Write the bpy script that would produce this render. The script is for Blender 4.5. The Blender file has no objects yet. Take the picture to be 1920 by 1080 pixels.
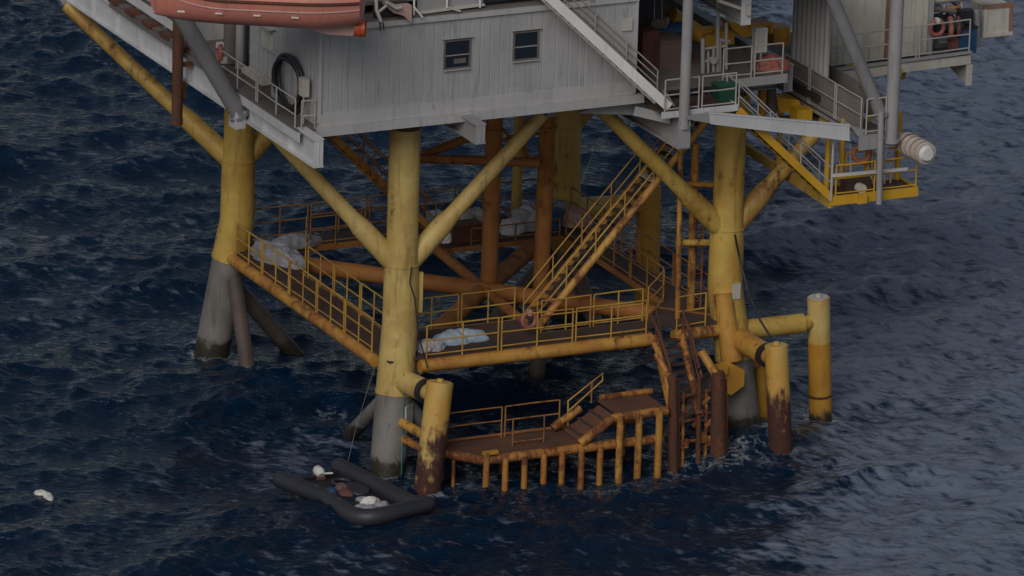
import bpy, math, random
import numpy as np
from mathutils import Vector, Matrix, noise as mnoise
random.seed(7)
R_ = math.radians
SC = bpy.context.scene
COL = SC.collection

# ------------------------------------------------------------------ camera
# world frame: metres, z = 0 mean sea level, X and Y run along the two sides of the jacket
TH, PH, RO, FPX = R_(17.7), R_(25.8), R_(1.75), 16000.0
CAM = Vector((-107.0167, -229.3132, 86.6508))
rt = Vector((math.cos(PH), -math.sin(PH), 0))
fw = Vector((math.sin(PH), math.cos(PH), 0))
fo = fw * math.cos(TH) + Vector((0, 0, -math.sin(TH)))
up0 = rt.cross(fo)
cr = rt * math.cos(RO) + up0 * math.sin(RO)
cu = -rt * math.sin(RO) + up0 * math.cos(RO)
cd = bpy.data.cameras.new('camera')
cam = bpy.data.objects.new('camera', cd)
COL.objects.link(cam)
cam.matrix_world = Matrix(((cr.x, cu.x, -fo.x, CAM.x), (cr.y, cu.y, -fo.y, CAM.y), (cr.z, cu.z, -fo.z, CAM.z), (0, 0, 0, 1)))
cd.sensor_width = 36.0
cd.lens = 36.0 * FPX / 1920.0
cd.clip_start = 1.0
cd.clip_end = 12000.0
SC.camera = cam


def at(px, py, x=None, y=None, z=None):
    """survey helper: the point of a real plane (x, y or z given) seen at a spot of the photograph"""
    d = fo + cr * ((px - 960) / FPX) - cu * ((py - 540) / FPX)
    if x is not None:
        t = (x - CAM.x) / d.x
    elif y is not None:
        t = (y - CAM.y) / d.y
    else:
        t = (z - CAM.z) / d.z
    return CAM + d * t


# ------------------------------------------------------------------ materials
class NT:
    def __init__(s, name):
        s.m = bpy.data.materials.new(name)
        s.m.use_nodes = True
        s.t = s.m.node_tree
        s.t.nodes.clear()
        s.out = s.n('ShaderNodeOutputMaterial')
        s.b = s.n('ShaderNodeBsdfPrincipled')
        s.l(s.b.outputs[0], s.out.inputs[0])

    def n(s, t, **k):
        nd = s.t.nodes.new(t)
        for a, v in k.items():
            setattr(nd, a, v)
        return nd

    def l(s, a, b):
        s.t.links.new(a, b)

    def pos(s, scale=(1, 1, 1)):
        g = s.n('ShaderNodeNewGeometry')
        mp = s.n('ShaderNodeMapping')
        mp.inputs['Scale'].default_value = scale
        s.l(g.outputs['Position'], mp.inputs['Vector'])
        return mp.outputs[0]

    def noise(s, vec, scale, detail=6, rough=0.6):
        nd = s.n('ShaderNodeTexNoise')
        nd.inputs['Scale'].default_value = scale
        nd.inputs['Detail'].default_value = detail
        nd.inputs['Roughness'].default_value = rough
        s.l(vec, nd.inputs['Vector'])
        return nd.outputs['Fac']

    def ramp(s, fac, lo, hi, a=0.0, b=1.0):
        nd = s.n('ShaderNodeMapRange')
        nd.interpolation_type = 'SMOOTHSTEP'
        nd.inputs['From Min'].default_value = lo
        nd.inputs['From Max'].default_value = hi
        nd.inputs['To Min'].default_value = a
        nd.inputs['To Max'].default_value = b
        s.l(fac, nd.inputs['Value'])
        return nd.outputs[0]

    def mix(s, fac, a, b, mode='MIX'):
        nd = s.n('ShaderNodeMix', data_type='RGBA', blend_type=mode)
        for i, v in ((0, fac), (6, a), (7, b)):
            if isinstance(v, (tuple, list)):
                nd.inputs[i].default_value = (*v, 1) if len(v) == 3 else v
            elif isinstance(v, (int, float)):
                nd.inputs[i].default_value = v
            else:
                s.l(v, nd.inputs[i])
        return nd.outputs[2]

    def math(s, op, a, b=0.0):
        nd = s.n('ShaderNodeMath', operation=op)
        for i, v in ((0, a), (1, b)):
            if isinstance(v, (int, float)):
                nd.inputs[i].default_value = v
            else:
                s.l(v, nd.inputs[i])
        return nd.outputs[0]

    def z(s):
        g = s.n('ShaderNodeNewGeometry')
        x = s.n('ShaderNodeSeparateXYZ')
        s.l(g.outputs['Position'], x.inputs[0])
        return x.outputs[2]

    def bump(s, h, strength=0.3, dist=0.02):
        bp = s.n('ShaderNodeBump')
        bp.inputs['Strength'].default_value = strength
        bp.inputs['Distance'].default_value = dist
        s.l(h, bp.inputs['Height'])
        s.l(bp.outputs[0], s.b.inputs['Normal'])


RUST = (0.16, 0.052, 0.016)
DRUST = (0.045, 0.017, 0.012)


def paint(name, base, rust=0.3, alt=None, rcol=RUST, dcol=DRUST, rough=0.55, streak=0.35, scale=1.0, zrust=None, zgrow=None, metal=0.0):
    """weathered paint: tone variation, run-down streaks, blooms of rust, optional corroded foot / marine growth"""
    k = NT(name)
    p = k.pos()
    pv = k.pos((1.0, 1.0, 0.12))
    alt = alt or tuple(c * 0.72 for c in base)
    big = k.noise(p, 0.7 * scale, 5, 0.6)
    c = k.mix(k.ramp(big, 0.35, 0.68), base, alt)
    st = k.noise(pv, 5.0 * scale, 6, 0.65)
    c = k.mix(k.ramp(st, 0.5, 0.75, 0.0, streak), c, tuple(x * 0.42 for x in alt))
    rn = k.noise(p, 2.3 * scale, 9, 0.68)
    rv = k.noise(pv, 3.2 * scale, 8, 0.7)
    rb = k.noise(p, 0.45 * scale, 3, 0.5)
    rr = k.math('ADD', k.math('MULTIPLY', rn, 0.5), k.math('MULTIPLY', rv, 0.5))
    rr = k.math('ADD', rr, k.math('MULTIPLY', k.math('SUBTRACT', rb, 0.5), 0.42))
    lo = 0.70 - 0.32 * rust
    if zrust is not None:
        zz = k.ramp(k.z(), zrust - 1.7, zrust + 0.9, 0.30, 0.0)
        rr = k.math('ADD', rr, zz)
    f = k.ramp(rr, lo, lo + 0.15)
    fine = k.noise(p, 14 * scale, 6, 0.7)
    rc = k.mix(k.ramp(fine, 0.35, 0.65), rcol, dcol)
    c = k.mix(f, c, rc)
    if zgrow is not None:
        gz = k.math('ADD', k.z(), k.math('MULTIPLY', k.math('SUBTRACT', rn, 0.5), 1.2))
        g = k.ramp(gz, zgrow - 0.15, zgrow + 0.18, 1.0, 0.0)
        c = k.mix(g, c, k.mix(k.ramp(fine, 0.4, 0.65), (0.018, 0.016, 0.011), (0.045, 0.038, 0.022)))
    k.l(c, k.b.inputs['Base Color'])
    k.l(k.ramp(f, 0, 1, rough, 0.88), k.b.inputs['Roughness'])
    k.b.inputs['Metallic'].default_value = metal
    k.bump(k.math('ADD', fine, k.math('MULTIPLY', f, 0.8)), 0.35, 0.012)
    return k.m


M = {}
M['yellow'] = paint('yellow_leg_paint', (0.54, 0.365, 0.085), 0.47, alt=(0.42, 0.25, 0.05), streak=0.7)
M['pale'] = paint('pale_yellow_paint', (0.56, 0.42, 0.15), 0.42, alt=(0.43, 0.28, 0.085), streak=0.7)
M['brace'] = paint('brace_paint', (0.49, 0.33, 0.075), 0.5, alt=(0.33, 0.18, 0.04), streak=0.7)
M['ochre'] = paint('ochre_beam_paint', (0.48, 0.26, 0.05), 0.66, alt=(0.36, 0.14, 0.03), streak=0.6, rcol=(0.20, 0.065, 0.018))
M['landing'] = paint('rusty_landing_paint', (0.42, 0.20, 0.035), 0.86, alt=(0.32, 0.115, 0.025), streak=0.6, rcol=(0.20, 0.055, 0.016), scale=1.6)
M['rail'] = paint('guard_rail_paint', (0.48, 0.30, 0.05), 0.40, alt=(0.36, 0.17, 0.035), streak=0.3)
M['rustrail'] = paint('rusty_rail_paint', (0.36, 0.17, 0.045), 0.6, alt=(0.24, 0.10, 0.03), streak=0.3)
M['rust'] = paint('rust_orange_steel', (0.40, 0.165, 0.038), 0.5, alt=(0.29, 0.10, 0.025), rcol=(0.20, 0.055, 0.016), streak=0.5, rough=0.75)
M['darkbay'] = paint('dark_bay_steel', (0.035, 0.030, 0.030), 0.3, alt=(0.025, 0.022, 0.022), rough=0.85)  # base colour kept very dark to deepen the bay's shade
M['drust'] = paint('dark_corroded_steel', (0.10, 0.040, 0.022), 0.75, alt=(0.065, 0.027, 0.018), rcol=(0.20, 0.062, 0.018), streak=0.4, rough=0.8)
M['fender'] = paint('fender_yellow_paint', (0.52, 0.28, 0.035), 0.30, alt=(0.44, 0.20, 0.025), streak=0.35, zgrow=0.1)
M['fenderrust'] = paint('fender_corroded_paint', (0.56, 0.41, 0.14), 0.33, alt=(0.52, 0.29, 0.06), streak=0.35, zrust=2.3, rcol=(0.075, 0.022, 0.014), dcol=(0.035, 0.014, 0.014), scale=0.8)
M['wornpaint'] = paint('worn_pale_fender_paint', (0.56, 0.44, 0.20), 0.25, alt=(0.50, 0.33, 0.09), streak=0.5)
M['sleeve'] = paint('grey_splash_zone_coating', (0.20, 0.188, 0.178), 0.2, alt=(0.14, 0.132, 0.125), streak=0.6, zgrow=0.45)
M['sleevedark'] = paint('dark_submerged_bracing', (0.10, 0.078, 0.068), 0.5, alt=(0.075, 0.055, 0.05), streak=0.6, zgrow=0.2)
M['grey'] = paint('grey_steel_paint', (0.31, 0.305, 0.31), 0.22, alt=(0.26, 0.255, 0.26), streak=0.35)
M['strutgrey'] = paint('dull_grey_strut_paint', (0.22, 0.215, 0.225), 0.25, alt=(0.18, 0.175, 0.185), streak=0.4)
M['palegrey'] = paint('pale_grey_girder_paint', (0.55, 0.55, 0.57), 0.25, alt=(0.47, 0.47, 0.49), streak=0.28)
M['white'] = paint('white_stair_paint', (0.80, 0.79, 0.77), 0.12, alt=(0.72, 0.70, 0.67), streak=0.25)
M['siding'] = paint('grey_cabin_siding', (0.375, 0.372, 0.378), 0.30, alt=(0.32, 0.32, 0.33), streak=0.5, rcol=(0.28, 0.245, 0.21), dcol=(0.22, 0.19, 0.165))
M['trim'] = paint('grey_cabin_trim', (0.42, 0.415, 0.42), 0.3, alt=(0.37, 0.367, 0.37), rcol=(0.27, 0.21, 0.16), streak=0.4)
M['offwhite'] = paint('off_white_cladding', (0.50, 0.48, 0.43), 0.3, alt=(0.42, 0.39, 0.34), streak=0.4, rcol=(0.2, 0.09, 0.05))
M['railgrey'] = paint('galvanised_rail', (0.40, 0.38, 0.36), 0.25, alt=(0.33, 0.30, 0.28), streak=0.3)
M['deck'] = paint('brown_deck_plate', (0.07, 0.04, 0.03), 0.45, alt=(0.05, 0.03, 0.027), rcol=(0.10, 0.04, 0.02), rough=0.85)
M['rustpost'] = paint('dull_rusty_post', (0.26, 0.14, 0.10), 0.6, alt=(0.20, 0.10, 0.07), rough=0.8)
M['rustdeck'] = paint('rusty_landing_floor', (0.13, 0.058, 0.032), 0.6, alt=(0.08, 0.038, 0.026), rcol=(0.19, 0.07, 0.025), rough=0.85)
M['greydeck'] = paint('grey_deck_plate', (0.14, 0.125, 0.115), 0.35, alt=(0.11, 0.095, 0.09), rough=0.8)
M['mesh'] = paint('weathered_mesh_infill', (0.22, 0.19, 0.18), 0.4, alt=(0.17, 0.145, 0.14), rough=0.9)
M['orange'] = paint('faded_red_orange_hull', (0.60, 0.22, 0.165), 0.12, alt=(0.50, 0.20, 0.16), streak=0.4, rough=0.4, rcol=(0.55, 0.32, 0.26), dcol=(0.42, 0.22, 0.18))
M['pink'] = paint('faded_pink_fibreglass', (0.52, 0.32, 0.29), 0.15, alt=(0.45, 0.28, 0.26), rough=0.5, rcol=(0.4, 0.2, 0.15))
M['brightorange'] = paint('bright_orange_plastic', (0.62, 0.10, 0.03), 0.05, rough=0.45)
M['dullorange'] = paint('dull_orange_plastic', (0.42, 0.14, 0.06), 0.1, rough=0.6)
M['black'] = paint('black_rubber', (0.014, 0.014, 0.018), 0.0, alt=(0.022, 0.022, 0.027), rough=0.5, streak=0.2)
M['boat'] = paint('dark_grey_boat_rubber', (0.026, 0.027, 0.036), 0.0, alt=(0.036, 0.036, 0.046), rough=0.5, streak=0.5)
M['boatfloor'] = paint('wet_dark_boat_floor', (0.014, 0.014, 0.018), 0.1, alt=(0.02, 0.018, 0.02), rough=0.5)
M['tarp'] = paint('dirty_white_tarpaulin', (0.31, 0.31, 0.34), 0.3, alt=(0.21, 0.21, 0.235), streak=0.4, rcol=(0.2, 0.18, 0.17), rough=0.7, scale=2)
M['bluetarp'] = paint('pale_blue_white_tarpaulin', (0.37, 0.45, 0.53), 0.06, alt=(0.27, 0.35, 0.43), streak=0.3, rcol=(0.25, 0.25, 0.27), rough=0.6, scale=2)
M['whitesack'] = paint('white_woven_sack', (0.70, 0.69, 0.72), 0.15, alt=(0.58, 0.57, 0.60), streak=0.3, rcol=(0.4, 0.37, 0.35), scale=2)
M['net'] = paint('striped_grey_netting', (0.52, 0.51, 0.52), 0.2, alt=(0.30, 0.29, 0.31), streak=0.6, rcol=(0.10, 0.08, 0.08), rough=0.9, scale=4)
M['blue'] = paint('blue_plastic', (0.015, 0.07, 0.16), 0.05, rough=0.5)
M['green'] = paint('green_plastic', (0.014, 0.085, 0.055), 0.05, rough=0.5)
M['brownbox'] = paint('brown_weathered_panel', (0.13, 0.085, 0.075), 0.3, alt=(0.12, 0.075, 0.065), rough=0.8)
M['redbox'] = paint('dull_red_panel', (0.12, 0.05, 0.042), 0.3, alt=(0.13, 0.045, 0.04), rough=0.8)
M['machine'] = paint('machine_yellow_paint', (0.55, 0.29, 0.03), 0.3, alt=(0.34, 0.16, 0.02), rough=0.5)
M['sharpyellow'] = paint('fresh_yellow_paint', (0.60, 0.34, 0.02), 0.22, alt=(0.50, 0.27, 0.02), streak=0.3)
M['salmon'] = paint('salmon_red_plastic', (0.30, 0.105, 0.088), 0.15, alt=(0.32, 0.10, 0.08), rough=0.6)
M['ropewhite'] = paint('white_hose_end', (0.74, 0.72, 0.68), 0.05, rough=0.6, streak=0.2)
M['wrap'] = paint('rope_wrapping', (0.46, 0.41, 0.37), 0.2, alt=(0.38, 0.33, 0.29), rough=0.9, scale=3)
M['rope'] = paint('pale_rope', (0.34, 0.32, 0.25), 0.0, rough=0.9)
M['cyanrope'] = paint('turquoise_rope', (0.05, 0.26, 0.32), 0.0, rough=0.8)


def glass():
    k = NT('dark_window_glass')
    k.b.inputs['Base Color'].default_value = (0.012, 0.018, 0.03, 1)
    k.b.inputs['Roughness'].default_value = 0.08
    k.bump(k.noise(k.pos(), 3.0, 2), 0.05, 0.05)
    return k.m


M['glass'] = glass()


# ------------------------------------------------------------------ mesh builder
class MB:
    def __init__(s):
        s.v, s.f, s.s = [], [], []

    def add(s, vs, fs, smooth=False):
        o = len(s.v)
        s.v += [Vector(v) for v in vs]
        for f in fs:
            s.f.append([i + o for i in f])
            s.s.append(smooth)
        return s

    def tube(s, pts, r, n=12, cap=True):
        pts = [Vector(p) for p in pts]
        rs = r if isinstance(r, (list, tuple)) else [r] * len(pts)
        t0 = (pts[1] - pts[0]).normalized()
        a = Vector((0, 0, 1)) if abs(t0.z) < 0.9 else Vector((1, 0, 0))
        u = t0.cross(a).normalized()
        vs, fs = [], []
        for i, p in enumerate(pts):
            if i == 0:
                t = t0
            elif i == len(pts) - 1:
                t = (pts[i] - pts[i - 1]).normalized()
            else:
                t = ((pts[i] - pts[i - 1]).normalized() + (pts[i + 1] - pts[i]).normalized()).normalized()
            u = (u - t * u.dot(t)).normalized()
            w = t.cross(u)
            for j in range(n):
                q = 2 * math.pi * j / n
                vs.append(p + (u * math.cos(q) + w * math.sin(q)) * rs[i])
        for i in range(len(pts) - 1):
            for j in range(n):
                k = (j + 1) % n
                fs.append([i * n + j, i * n + k, (i + 1) * n + k, (i + 1) * n + j])
        s.add(vs, fs, True)
        if cap:
            m = len(pts) - 1
            s.add(vs[:n], [list(range(n))[::-1]])
            s.add(vs[m * n:], [list(range(n))])
        return s

    def box(s, c, size, ax=None):
        """box centred at c; ax = (x axis, y axis, z axis) unit vectors"""
        X, Y, Z = ax or (Vector((1, 0, 0)), Vector((0, 1, 0)), Vector((0, 0, 1)))
        c = Vector(c)
        hx, hy, hz = size[0] / 2, size[1] / 2, size[2] / 2
        vs = [c + X * (a * hx) + Y * (b * hy) + Z * (d * hz) for d in (-1, 1) for b in (-1, 1) for a in (-1, 1)]
        return s.add(vs, [[0, 2, 3, 1], [4, 5, 7, 6], [0, 1, 5, 4], [2, 6, 7, 3], [0, 4, 6, 2], [1, 3, 7, 5]])

    def bar(s, a, b, w, h, upv=(0, 0, 1)):
        """rectangular bar from a to b: w across, h in the upright direction"""
        a, b = Vector(a), Vector(b)
        t = (b - a).normalized()
        side = t.cross(Vector(upv)).normalized()
        u2 = side.cross(t)
        return s.box((a + b) / 2, ((b - a).length, w, h), (t, side, u2))

    def prism(s, poly, d):
        """closed polygon (3-D points) extruded by vector d"""
        n = len(poly)
        d = Vector(d)
        vs = [Vector(p) for p in poly] + [Vector(p) + d for p in poly]
        fs = [list(range(n))[::-1], list(range(n, 2 * n))] + [[i, (i + 1) % n, n + (i + 1) % n, n + i] for i in range(n)]
        return s.add(vs, fs)

    def ibeam(s, a, b, h, w, tf=0.04, tw=0.03):
        """I-girder from a to b (its bottom centre line)"""
        a, b = Vector(a), Vector(b)
        z = Vector((0, 0, 1))
        s.bar(a + z * (tf / 2), b + z * (tf / 2), w, tf)
        s.bar(a + z * (h / 2), b + z * (h / 2), tw, h - 2 * tf)
        s.bar(a + z * (h - tf / 2), b + z * (h - tf / 2), w, tf)
        return s

    def build(s, name, mat, parent=None, origin=None):
        og = Vector(parent['_o']) if parent is not None else Vector(origin or (0, 0, 0))
        me = bpy.data.meshes.new(name)
        me.from_pydata([tuple(v - og) for v in s.v], [], s.f)
        me.polygons.foreach_set('use_smooth', s.s)
        me.materials.append(M[mat] if isinstance(mat, str) else mat)
        me.update()
        o = bpy.data.objects.new(name, me)
        COL.objects.link(o)
        if parent is not None:
            o.parent = parent
            TMP.append(o)
            o['_o'] = tuple(og)
        else:
            o.location = og
            TMP.append(o)
            o['_o'] = tuple(og)
        return o


TMP = []


def tag(o, label=None, cat=None, group=None, kind=None):
    if label:
        o['label'] = label
    if cat:
        o['category'] = cat
    if group:
        o['group'] = group
    if kind:
        o['kind'] = kind
    return o


def thing(name, loc, label, cat, group=None):
    o = bpy.data.objects.new(name, None)
    COL.objects.link(o)
    o.location = loc
    o['_o'] = tuple(loc)
    o.empty_display_size = 0.2
    TMP.append(o)
    return tag(o, label, cat, group)


V = Vector
Z = V((0, 0, 1))


def lerp(a, b, t):
    return V(a) * (1 - t) + V(b) * t


# ------------------------------------------------------------------ generic pieces
def guard_rail(label, base, mat='rail', h=1.05, levels=(0.1, 0.56, 1.05), panel=2.3, r=0.026, group='guard rails of the lower walkway', name='guard_rail', mid=True):
    """a run of tubular railing along the base polyline, made of welded panels"""
    t = thing(name, base[0], label, 'railing', group)
    for a, b in zip(base[:-1], base[1:]):
        a, b = V(a), V(b)
        L = (b - a).length
        n = max(1, round(L / panel))
        for i in range(n):
            p, q = lerp(a, b, i / n), lerp(a, b, (i + 1) / n)
            g = (q - p).normalized() * 0.06
            p, q = p + g, q - g
            ps = [p, q]
            if mid and (q - p).length > 1.3:
                ps.insert(1, (p + q) / 2)
            for x in ps:
                MB().tube([x - Z * 0.04, x + Z * (h + 0.005)], r * 1.05, 6).build('post', mat, t)
            for lv in levels:
                j = V((random.uniform(-.012, .012), random.uniform(-.012, .012), random.uniform(-.012, .012)))
                MB().tube([p + Z * lv, (p + q) / 2 + Z * lv + j, q + Z * lv], r if lv > 0.2 else r * 0.9, 6).build('rail', mat, t)
    return t


def staircase(label, lo, hi, wv, mat_str, mat_tread, mat_rail, sw=0.07, sh=0.22, treads=12, rail_h=0.95, sides=(0, 1), group=None, tube=None, name='staircase', nrails=(0.5, 1.0)):
    lo, hi, wv = V(lo), V(hi), V(wv)
    t = thing(name, lo, label, 'staircase', group)
    for k in (0, 1):
        a, b = lo + wv * k, hi + wv * k
        m = MB()
        if tube and k == 0:
            m.tube([a, b], tube, 12)
        else:
            m.bar(a, b, sw, sh)
        m.build('stringer', mat_str, t)
    run = V((hi.x - lo.x, hi.y - lo.y, 0)).normalized()
    for i in range(treads):
        c = lerp(lo, hi, (i + 0.5) / treads) + wv * 0.5
        MB().box(c, (0.25, wv.length - sw * 1.1, 0.035), (run, wv.normalized(), Z)).build('tread', mat_tread, t)
    for k in sides:
        m = MB()
        a, b = lo + wv * k, hi + wv * k
        n = max(2, round((b - a).length / 1.5))
        for i in range(n + 1):
            x = lerp(a, b, i / n)
            m.tube([x, x + Z * rail_h], 0.024, 6)
        for lv in nrails:
            m.tube([a + Z * rail_h * lv, b + Z * rail_h * lv], 0.026, 6)
        m.build('handrail', mat_rail, t)
    return t


def rope(name, label, pts, r, mat, cat='rope', sag=0.0, n=14, group=None):
    pts = [V(p) for p in pts]
    out = []
    for a, b in zip(pts[:-1], pts[1:]):
        for i in range(n):
            u = i / n
            p = lerp(a, b, u)
            p.z -= sag * 4 * u * (1 - u)
            out.append(p)
    out.append(pts[-1])
    o = MB().tube(out, r, 6).build(name, mat, origin=tuple(pts[0]))
    return tag(o, label, cat, group)


def blob(c, rad, seed, amp=0.35, nu=64, nv=28, fold=3.0, crease=1.0):
    """crumpled cloth heap lying on its base at c"""
    rng = random.Random(seed)
    ph = [rng.uniform(0, 6.28) for _ in range(12)]
    c = V(c)
    vs, fs = [], []
    for j in range(nv + 1):
        b = math.pi / 2 * j / nv
        for i in range(nu):
            a = 2 * math.pi * i / nu
            w = 1 + amp * (0.34 * math.sin(2 * a + ph[5]) + 0.28 * math.sin(fold * a + ph[0]) + 0.16 * math.sin((fold + 2) * a + ph[1] + b) + 0.06 * math.sin(11 * a + ph[3] + 2 * b))
            hh = 1 + amp * (0.45 * math.sin(2 * a + ph[6]) * math.cos(b) + 0.30 * math.sin(3 * a + 3 * b + ph[7]) * math.cos(b) + 0.10 * math.sin(9 * a + 6 * b + ph[8]) * math.cos(b))
            cb = math.cos(b) ** 0.8 if b < math.pi / 2 - 1e-6 else 0.0
            vs.append(c + V((math.cos(a) * cb * rad[0] * w, math.sin(a) * cb * rad[1] * w, max(0.0, math.sin(b) * rad[2] * (hh if j < nv else 1.0)))))
    for j in range(nv):
        for i in range(nu):
            k = (i + 1) % nu
            fs.append([j * nu + i, j * nu + k, (j + 1) * nu + k, (j + 1) * nu + i])
    rm = (rad[0] + rad[1]) / 2
    off = V((seed * 3.7, seed * 1.3, 0))
    for i, v in enumerate(vs):
        d = v - c
        q = d * (2.1 / rm) + off
        w_ = mnoise.ridged_multi_fractal(q, .9, 2.1, 4, 1.0, 2.0) - 1.1
        d2 = V((d.x, d.y, d.z + rad[2] * .25)).normalized()
        vs[i] = v + d2 * (w_ * .17 * min(rad[2], rm) * crease)
        vs[i].z = max(c.z, vs[i].z)
    m = MB().add(vs, fs, True)
    m.add(vs[:nu], [list(range(nu))[::-1]])
    return m


def ring(c, R, r, nrm, n=28, k=10):
    c, nrm = V(c), V(nrm).normalized()
    a = nrm.cross(Z).normalized() if abs(nrm.z) < 0.9 else V((1, 0, 0))
    b = nrm.cross(a)
    m = MB()
    vs, fs = [], []
    for i in range(n):
        q = 2 * math.pi * i / n
        d = a * math.cos(q) + b * math.sin(q)
        for j in range(k):
            w = 2 * math.pi * j / k
            vs.append(c + d * (R + r * math.cos(w)) + nrm * (r * math.sin(w)))
    for i in range(n):
        for j in range(k):
            i2, j2 = (i + 1) % n, (j + 1) % k
            fs.append([i * k + j, i2 * k + j, i2 * k + j2, i * k + j2])
    return m.add(vs, fs, True)

# ================================================================== sea, sky, light
def build_water():
    rng = np.random.default_rng(11)
    U0, U1, F0, F1, du, df = -40.0, 40.0, 226.0, 330.0, 0.115, 0.108
    us = np.arange(U0, U1 + 1e-6, du)
    fs_ = np.arange(F0, F1 + 1e-6, df)
    uu, ff = np.meshgrid(us, fs_)
    rx, ry, fx, fy = rt.x, rt.y, fw.x, fw.y
    X = CAM.x + rx * uu + fx * ff
    Y = CAM.y + ry * uu + fy * ff
    H = np.zeros_like(X)
    DX = np.zeros_like(X)
    DY = np.zeros_like(X)
    SL = np.zeros_like(X)
    wind = math.atan2(fy, fx) + 0.55
    for i in range(130):
        lam = 0.42 * (38.0 ** (rng.random() ** 1.1))
        k = 2 * math.pi / lam
        sp = 0.75 if lam < 3 else 0.4
        th = wind + rng.normal() * sp
        am = 0.0088 * lam ** 0.82 * (0.6 + 0.8 * rng.random())
        if lam > 5:
            am *= 0.55
        kx, ky = k * math.cos(th), k * math.sin(th)
        ph = kx * X + ky * Y + rng.random() * 6.283
        # patchy gusts: the short chop swells and fades over a few metres
        if lam < 2.2:
            g = 0.55 + 0.45 * np.sin(X * 0.31 * math.cos(i) + Y * 0.27 * math.sin(i * 1.7) + i)
            am = am * g * 1.15
        c, s = np.cos(ph), np.sin(ph)
        H += am * c
        DX -= am * math.cos(th) * s * 0.9
        DY -= am * math.sin(th) * s * 0.9
        SL += am * k * c
    edge = np.minimum.reduce([uu - U0, U1 - uu, ff - F0, F1 - ff])
    e = np.clip(edge / 3.0, 0, 1)
    H, DX, DY = H * e, DX * e, DY * e
    # foam: breaking crests and the water churned up round the piles
    foam = np.clip((SL - 0.85) * 1.5, 0, 1) * 0.3
    for (cx, cy, rad, wgt) in ((-0.55, -0.55, 1.0, .75), (-0.9, 12.5, 1.0, .9), (11.9, -0.65, 1.2, .6), (11.6, -3.7, 1.1, .6), (14.8, -0.3, 0.9, .95), (-0.3, 11.0, 0.8, .8),
                               (-0.2, -2.9, 1.0, .7), (9.8, -3.2, 1.5, .65), (8.2, -3.3, 1.3, .6), (5.5, -3.6, 1.3, .5), (1.5, -3.0, 1.0, .5), (0, 4.9, .8, .6), (12.5, -2.0, 1.6, .6), (11.9, 12.2, 1.0, .6), (9, 4, 1.8, .6), (7.7, 6, .7, .6), (13.4, -4.6, 1.8, .5)):
        d = np.hypot(X - cx, Y - cy)
        foam = np.maximum(foam, wgt * np.clip(1.55 - d / rad, 0, 1) ** 1.2)
    # the swell humps as it runs past the piles
    for (cx, cy, sg, am) in ((12.2, -2.3, 1.7, .50), (-.9, 12.6, 2.0, .28), (-.6, 0.0, 1.4, .20)):
        H += am * np.exp(-((X - cx) ** 2 + (Y - cy) ** 2) / (2 * sg * sg))
    X = X + DX
    Y = Y + DY
    ny, nx = X.shape
    vs = np.stack([X, Y, H], -1).reshape(-1, 3)
    idx = np.arange(nx * ny).reshape(ny, nx)
    q = np.stack([idx[:-1, :-1], idx[:-1, 1:], idx[1:, 1:], idx[1:, :-1]], -1).reshape(-1, 4)
    # the calm far sea, out to the horizon, joined on all round
    B = 6000.0
    c4 = []
    for (a, b) in ((-B, -B), (B, -B), (B, B), (-B, B)):
        ce = (U0 + U1) / 2, (F0 + F1) / 2
        u_, f_ = ce[0] + a, ce[1] + b
        c4.append((CAM.x + rx * u_ + fx * f_, CAM.y + ry * u_ + fy * f_, 0.0))
    n0 = len(vs)
    vs = np.concatenate([vs, np.array(c4)])
    k4 = [idx[0, 0], idx[0, -1], idx[-1, -1], idx[-1, 0]]
    ringf = [[n0 + i, n0 + (i + 1) % 4, k4[(i + 1) % 4], k4[i]] for i in range(4)]
    q = np.concatenate([q, np.array(ringf)])
    me = bpy.data.meshes.new('water')
    me.vertices.add(len(vs))
    me.vertices.foreach_set('co', vs.astype(np.float32).ravel())
    me.loops.add(len(q) * 4)
    me.loops.foreach_set('vertex_index', q.astype(np.int32).ravel())
    me.polygons.add(len(q))
    me.polygons.foreach_set('loop_start', np.arange(len(q), dtype=np.int32) * 4)
    me.polygons.foreach_set('loop_total', np.full(len(q), 4, dtype=np.int32))
    me.polygons.foreach_set('use_smooth', np.ones(len(q), dtype=bool))
    at_ = me.attributes.new('foam', 'FLOAT', 'POINT')
    at_.data.foreach_set('value', np.concatenate([foam.ravel(), np.zeros(4)]).astype(np.float32))
    me.update()
    me.validate()
    k = NT('sea_water')
    p = k.pos()
    k.b.inputs['IOR'].default_value = 1.33
    k.b.inputs['Specular IOR Level'].default_value = 0.40
    g = k.n('ShaderNodeNewGeometry')
    mp = k.n('ShaderNodeMapping')              # x along the wave crests, y down the wind
    mp.inputs['Rotation'].default_value = (0, 0, PH)
    k.l(g.outputs['Position'], mp.inputs['Vector'])
    sep = k.n('ShaderNodeSeparateXYZ')
    k.l(mp.outputs[0], sep.inputs[0])

    def crest(scale, rot):
        m2 = k.n('ShaderNodeMapping')
        m2.inputs['Rotation'].default_value = (0, 0, rot)
        k.l(mp.outputs[0], m2.inputs['Vector'])
        m3 = k.n('ShaderNodeMapping')
        m3.inputs['Scale'].default_value = scale
        k.l(m2.outputs[0], m3.inputs['Vector'])
        return m3.outputs[0]
    # gust mask, weighted to the right; it also places the painted sky sheen
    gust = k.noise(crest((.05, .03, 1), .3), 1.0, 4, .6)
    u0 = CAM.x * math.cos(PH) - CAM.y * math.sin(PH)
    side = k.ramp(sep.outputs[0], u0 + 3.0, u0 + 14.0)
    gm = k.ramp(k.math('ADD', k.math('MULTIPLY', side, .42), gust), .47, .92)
    a = k.n('ShaderNodeAttribute')
    a.attribute_name = 'foam'
    n1 = k.noise(p, 3.2, 10, 0.75)
    n2 = k.noise(p, 0.9, 4, 0.6)
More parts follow.
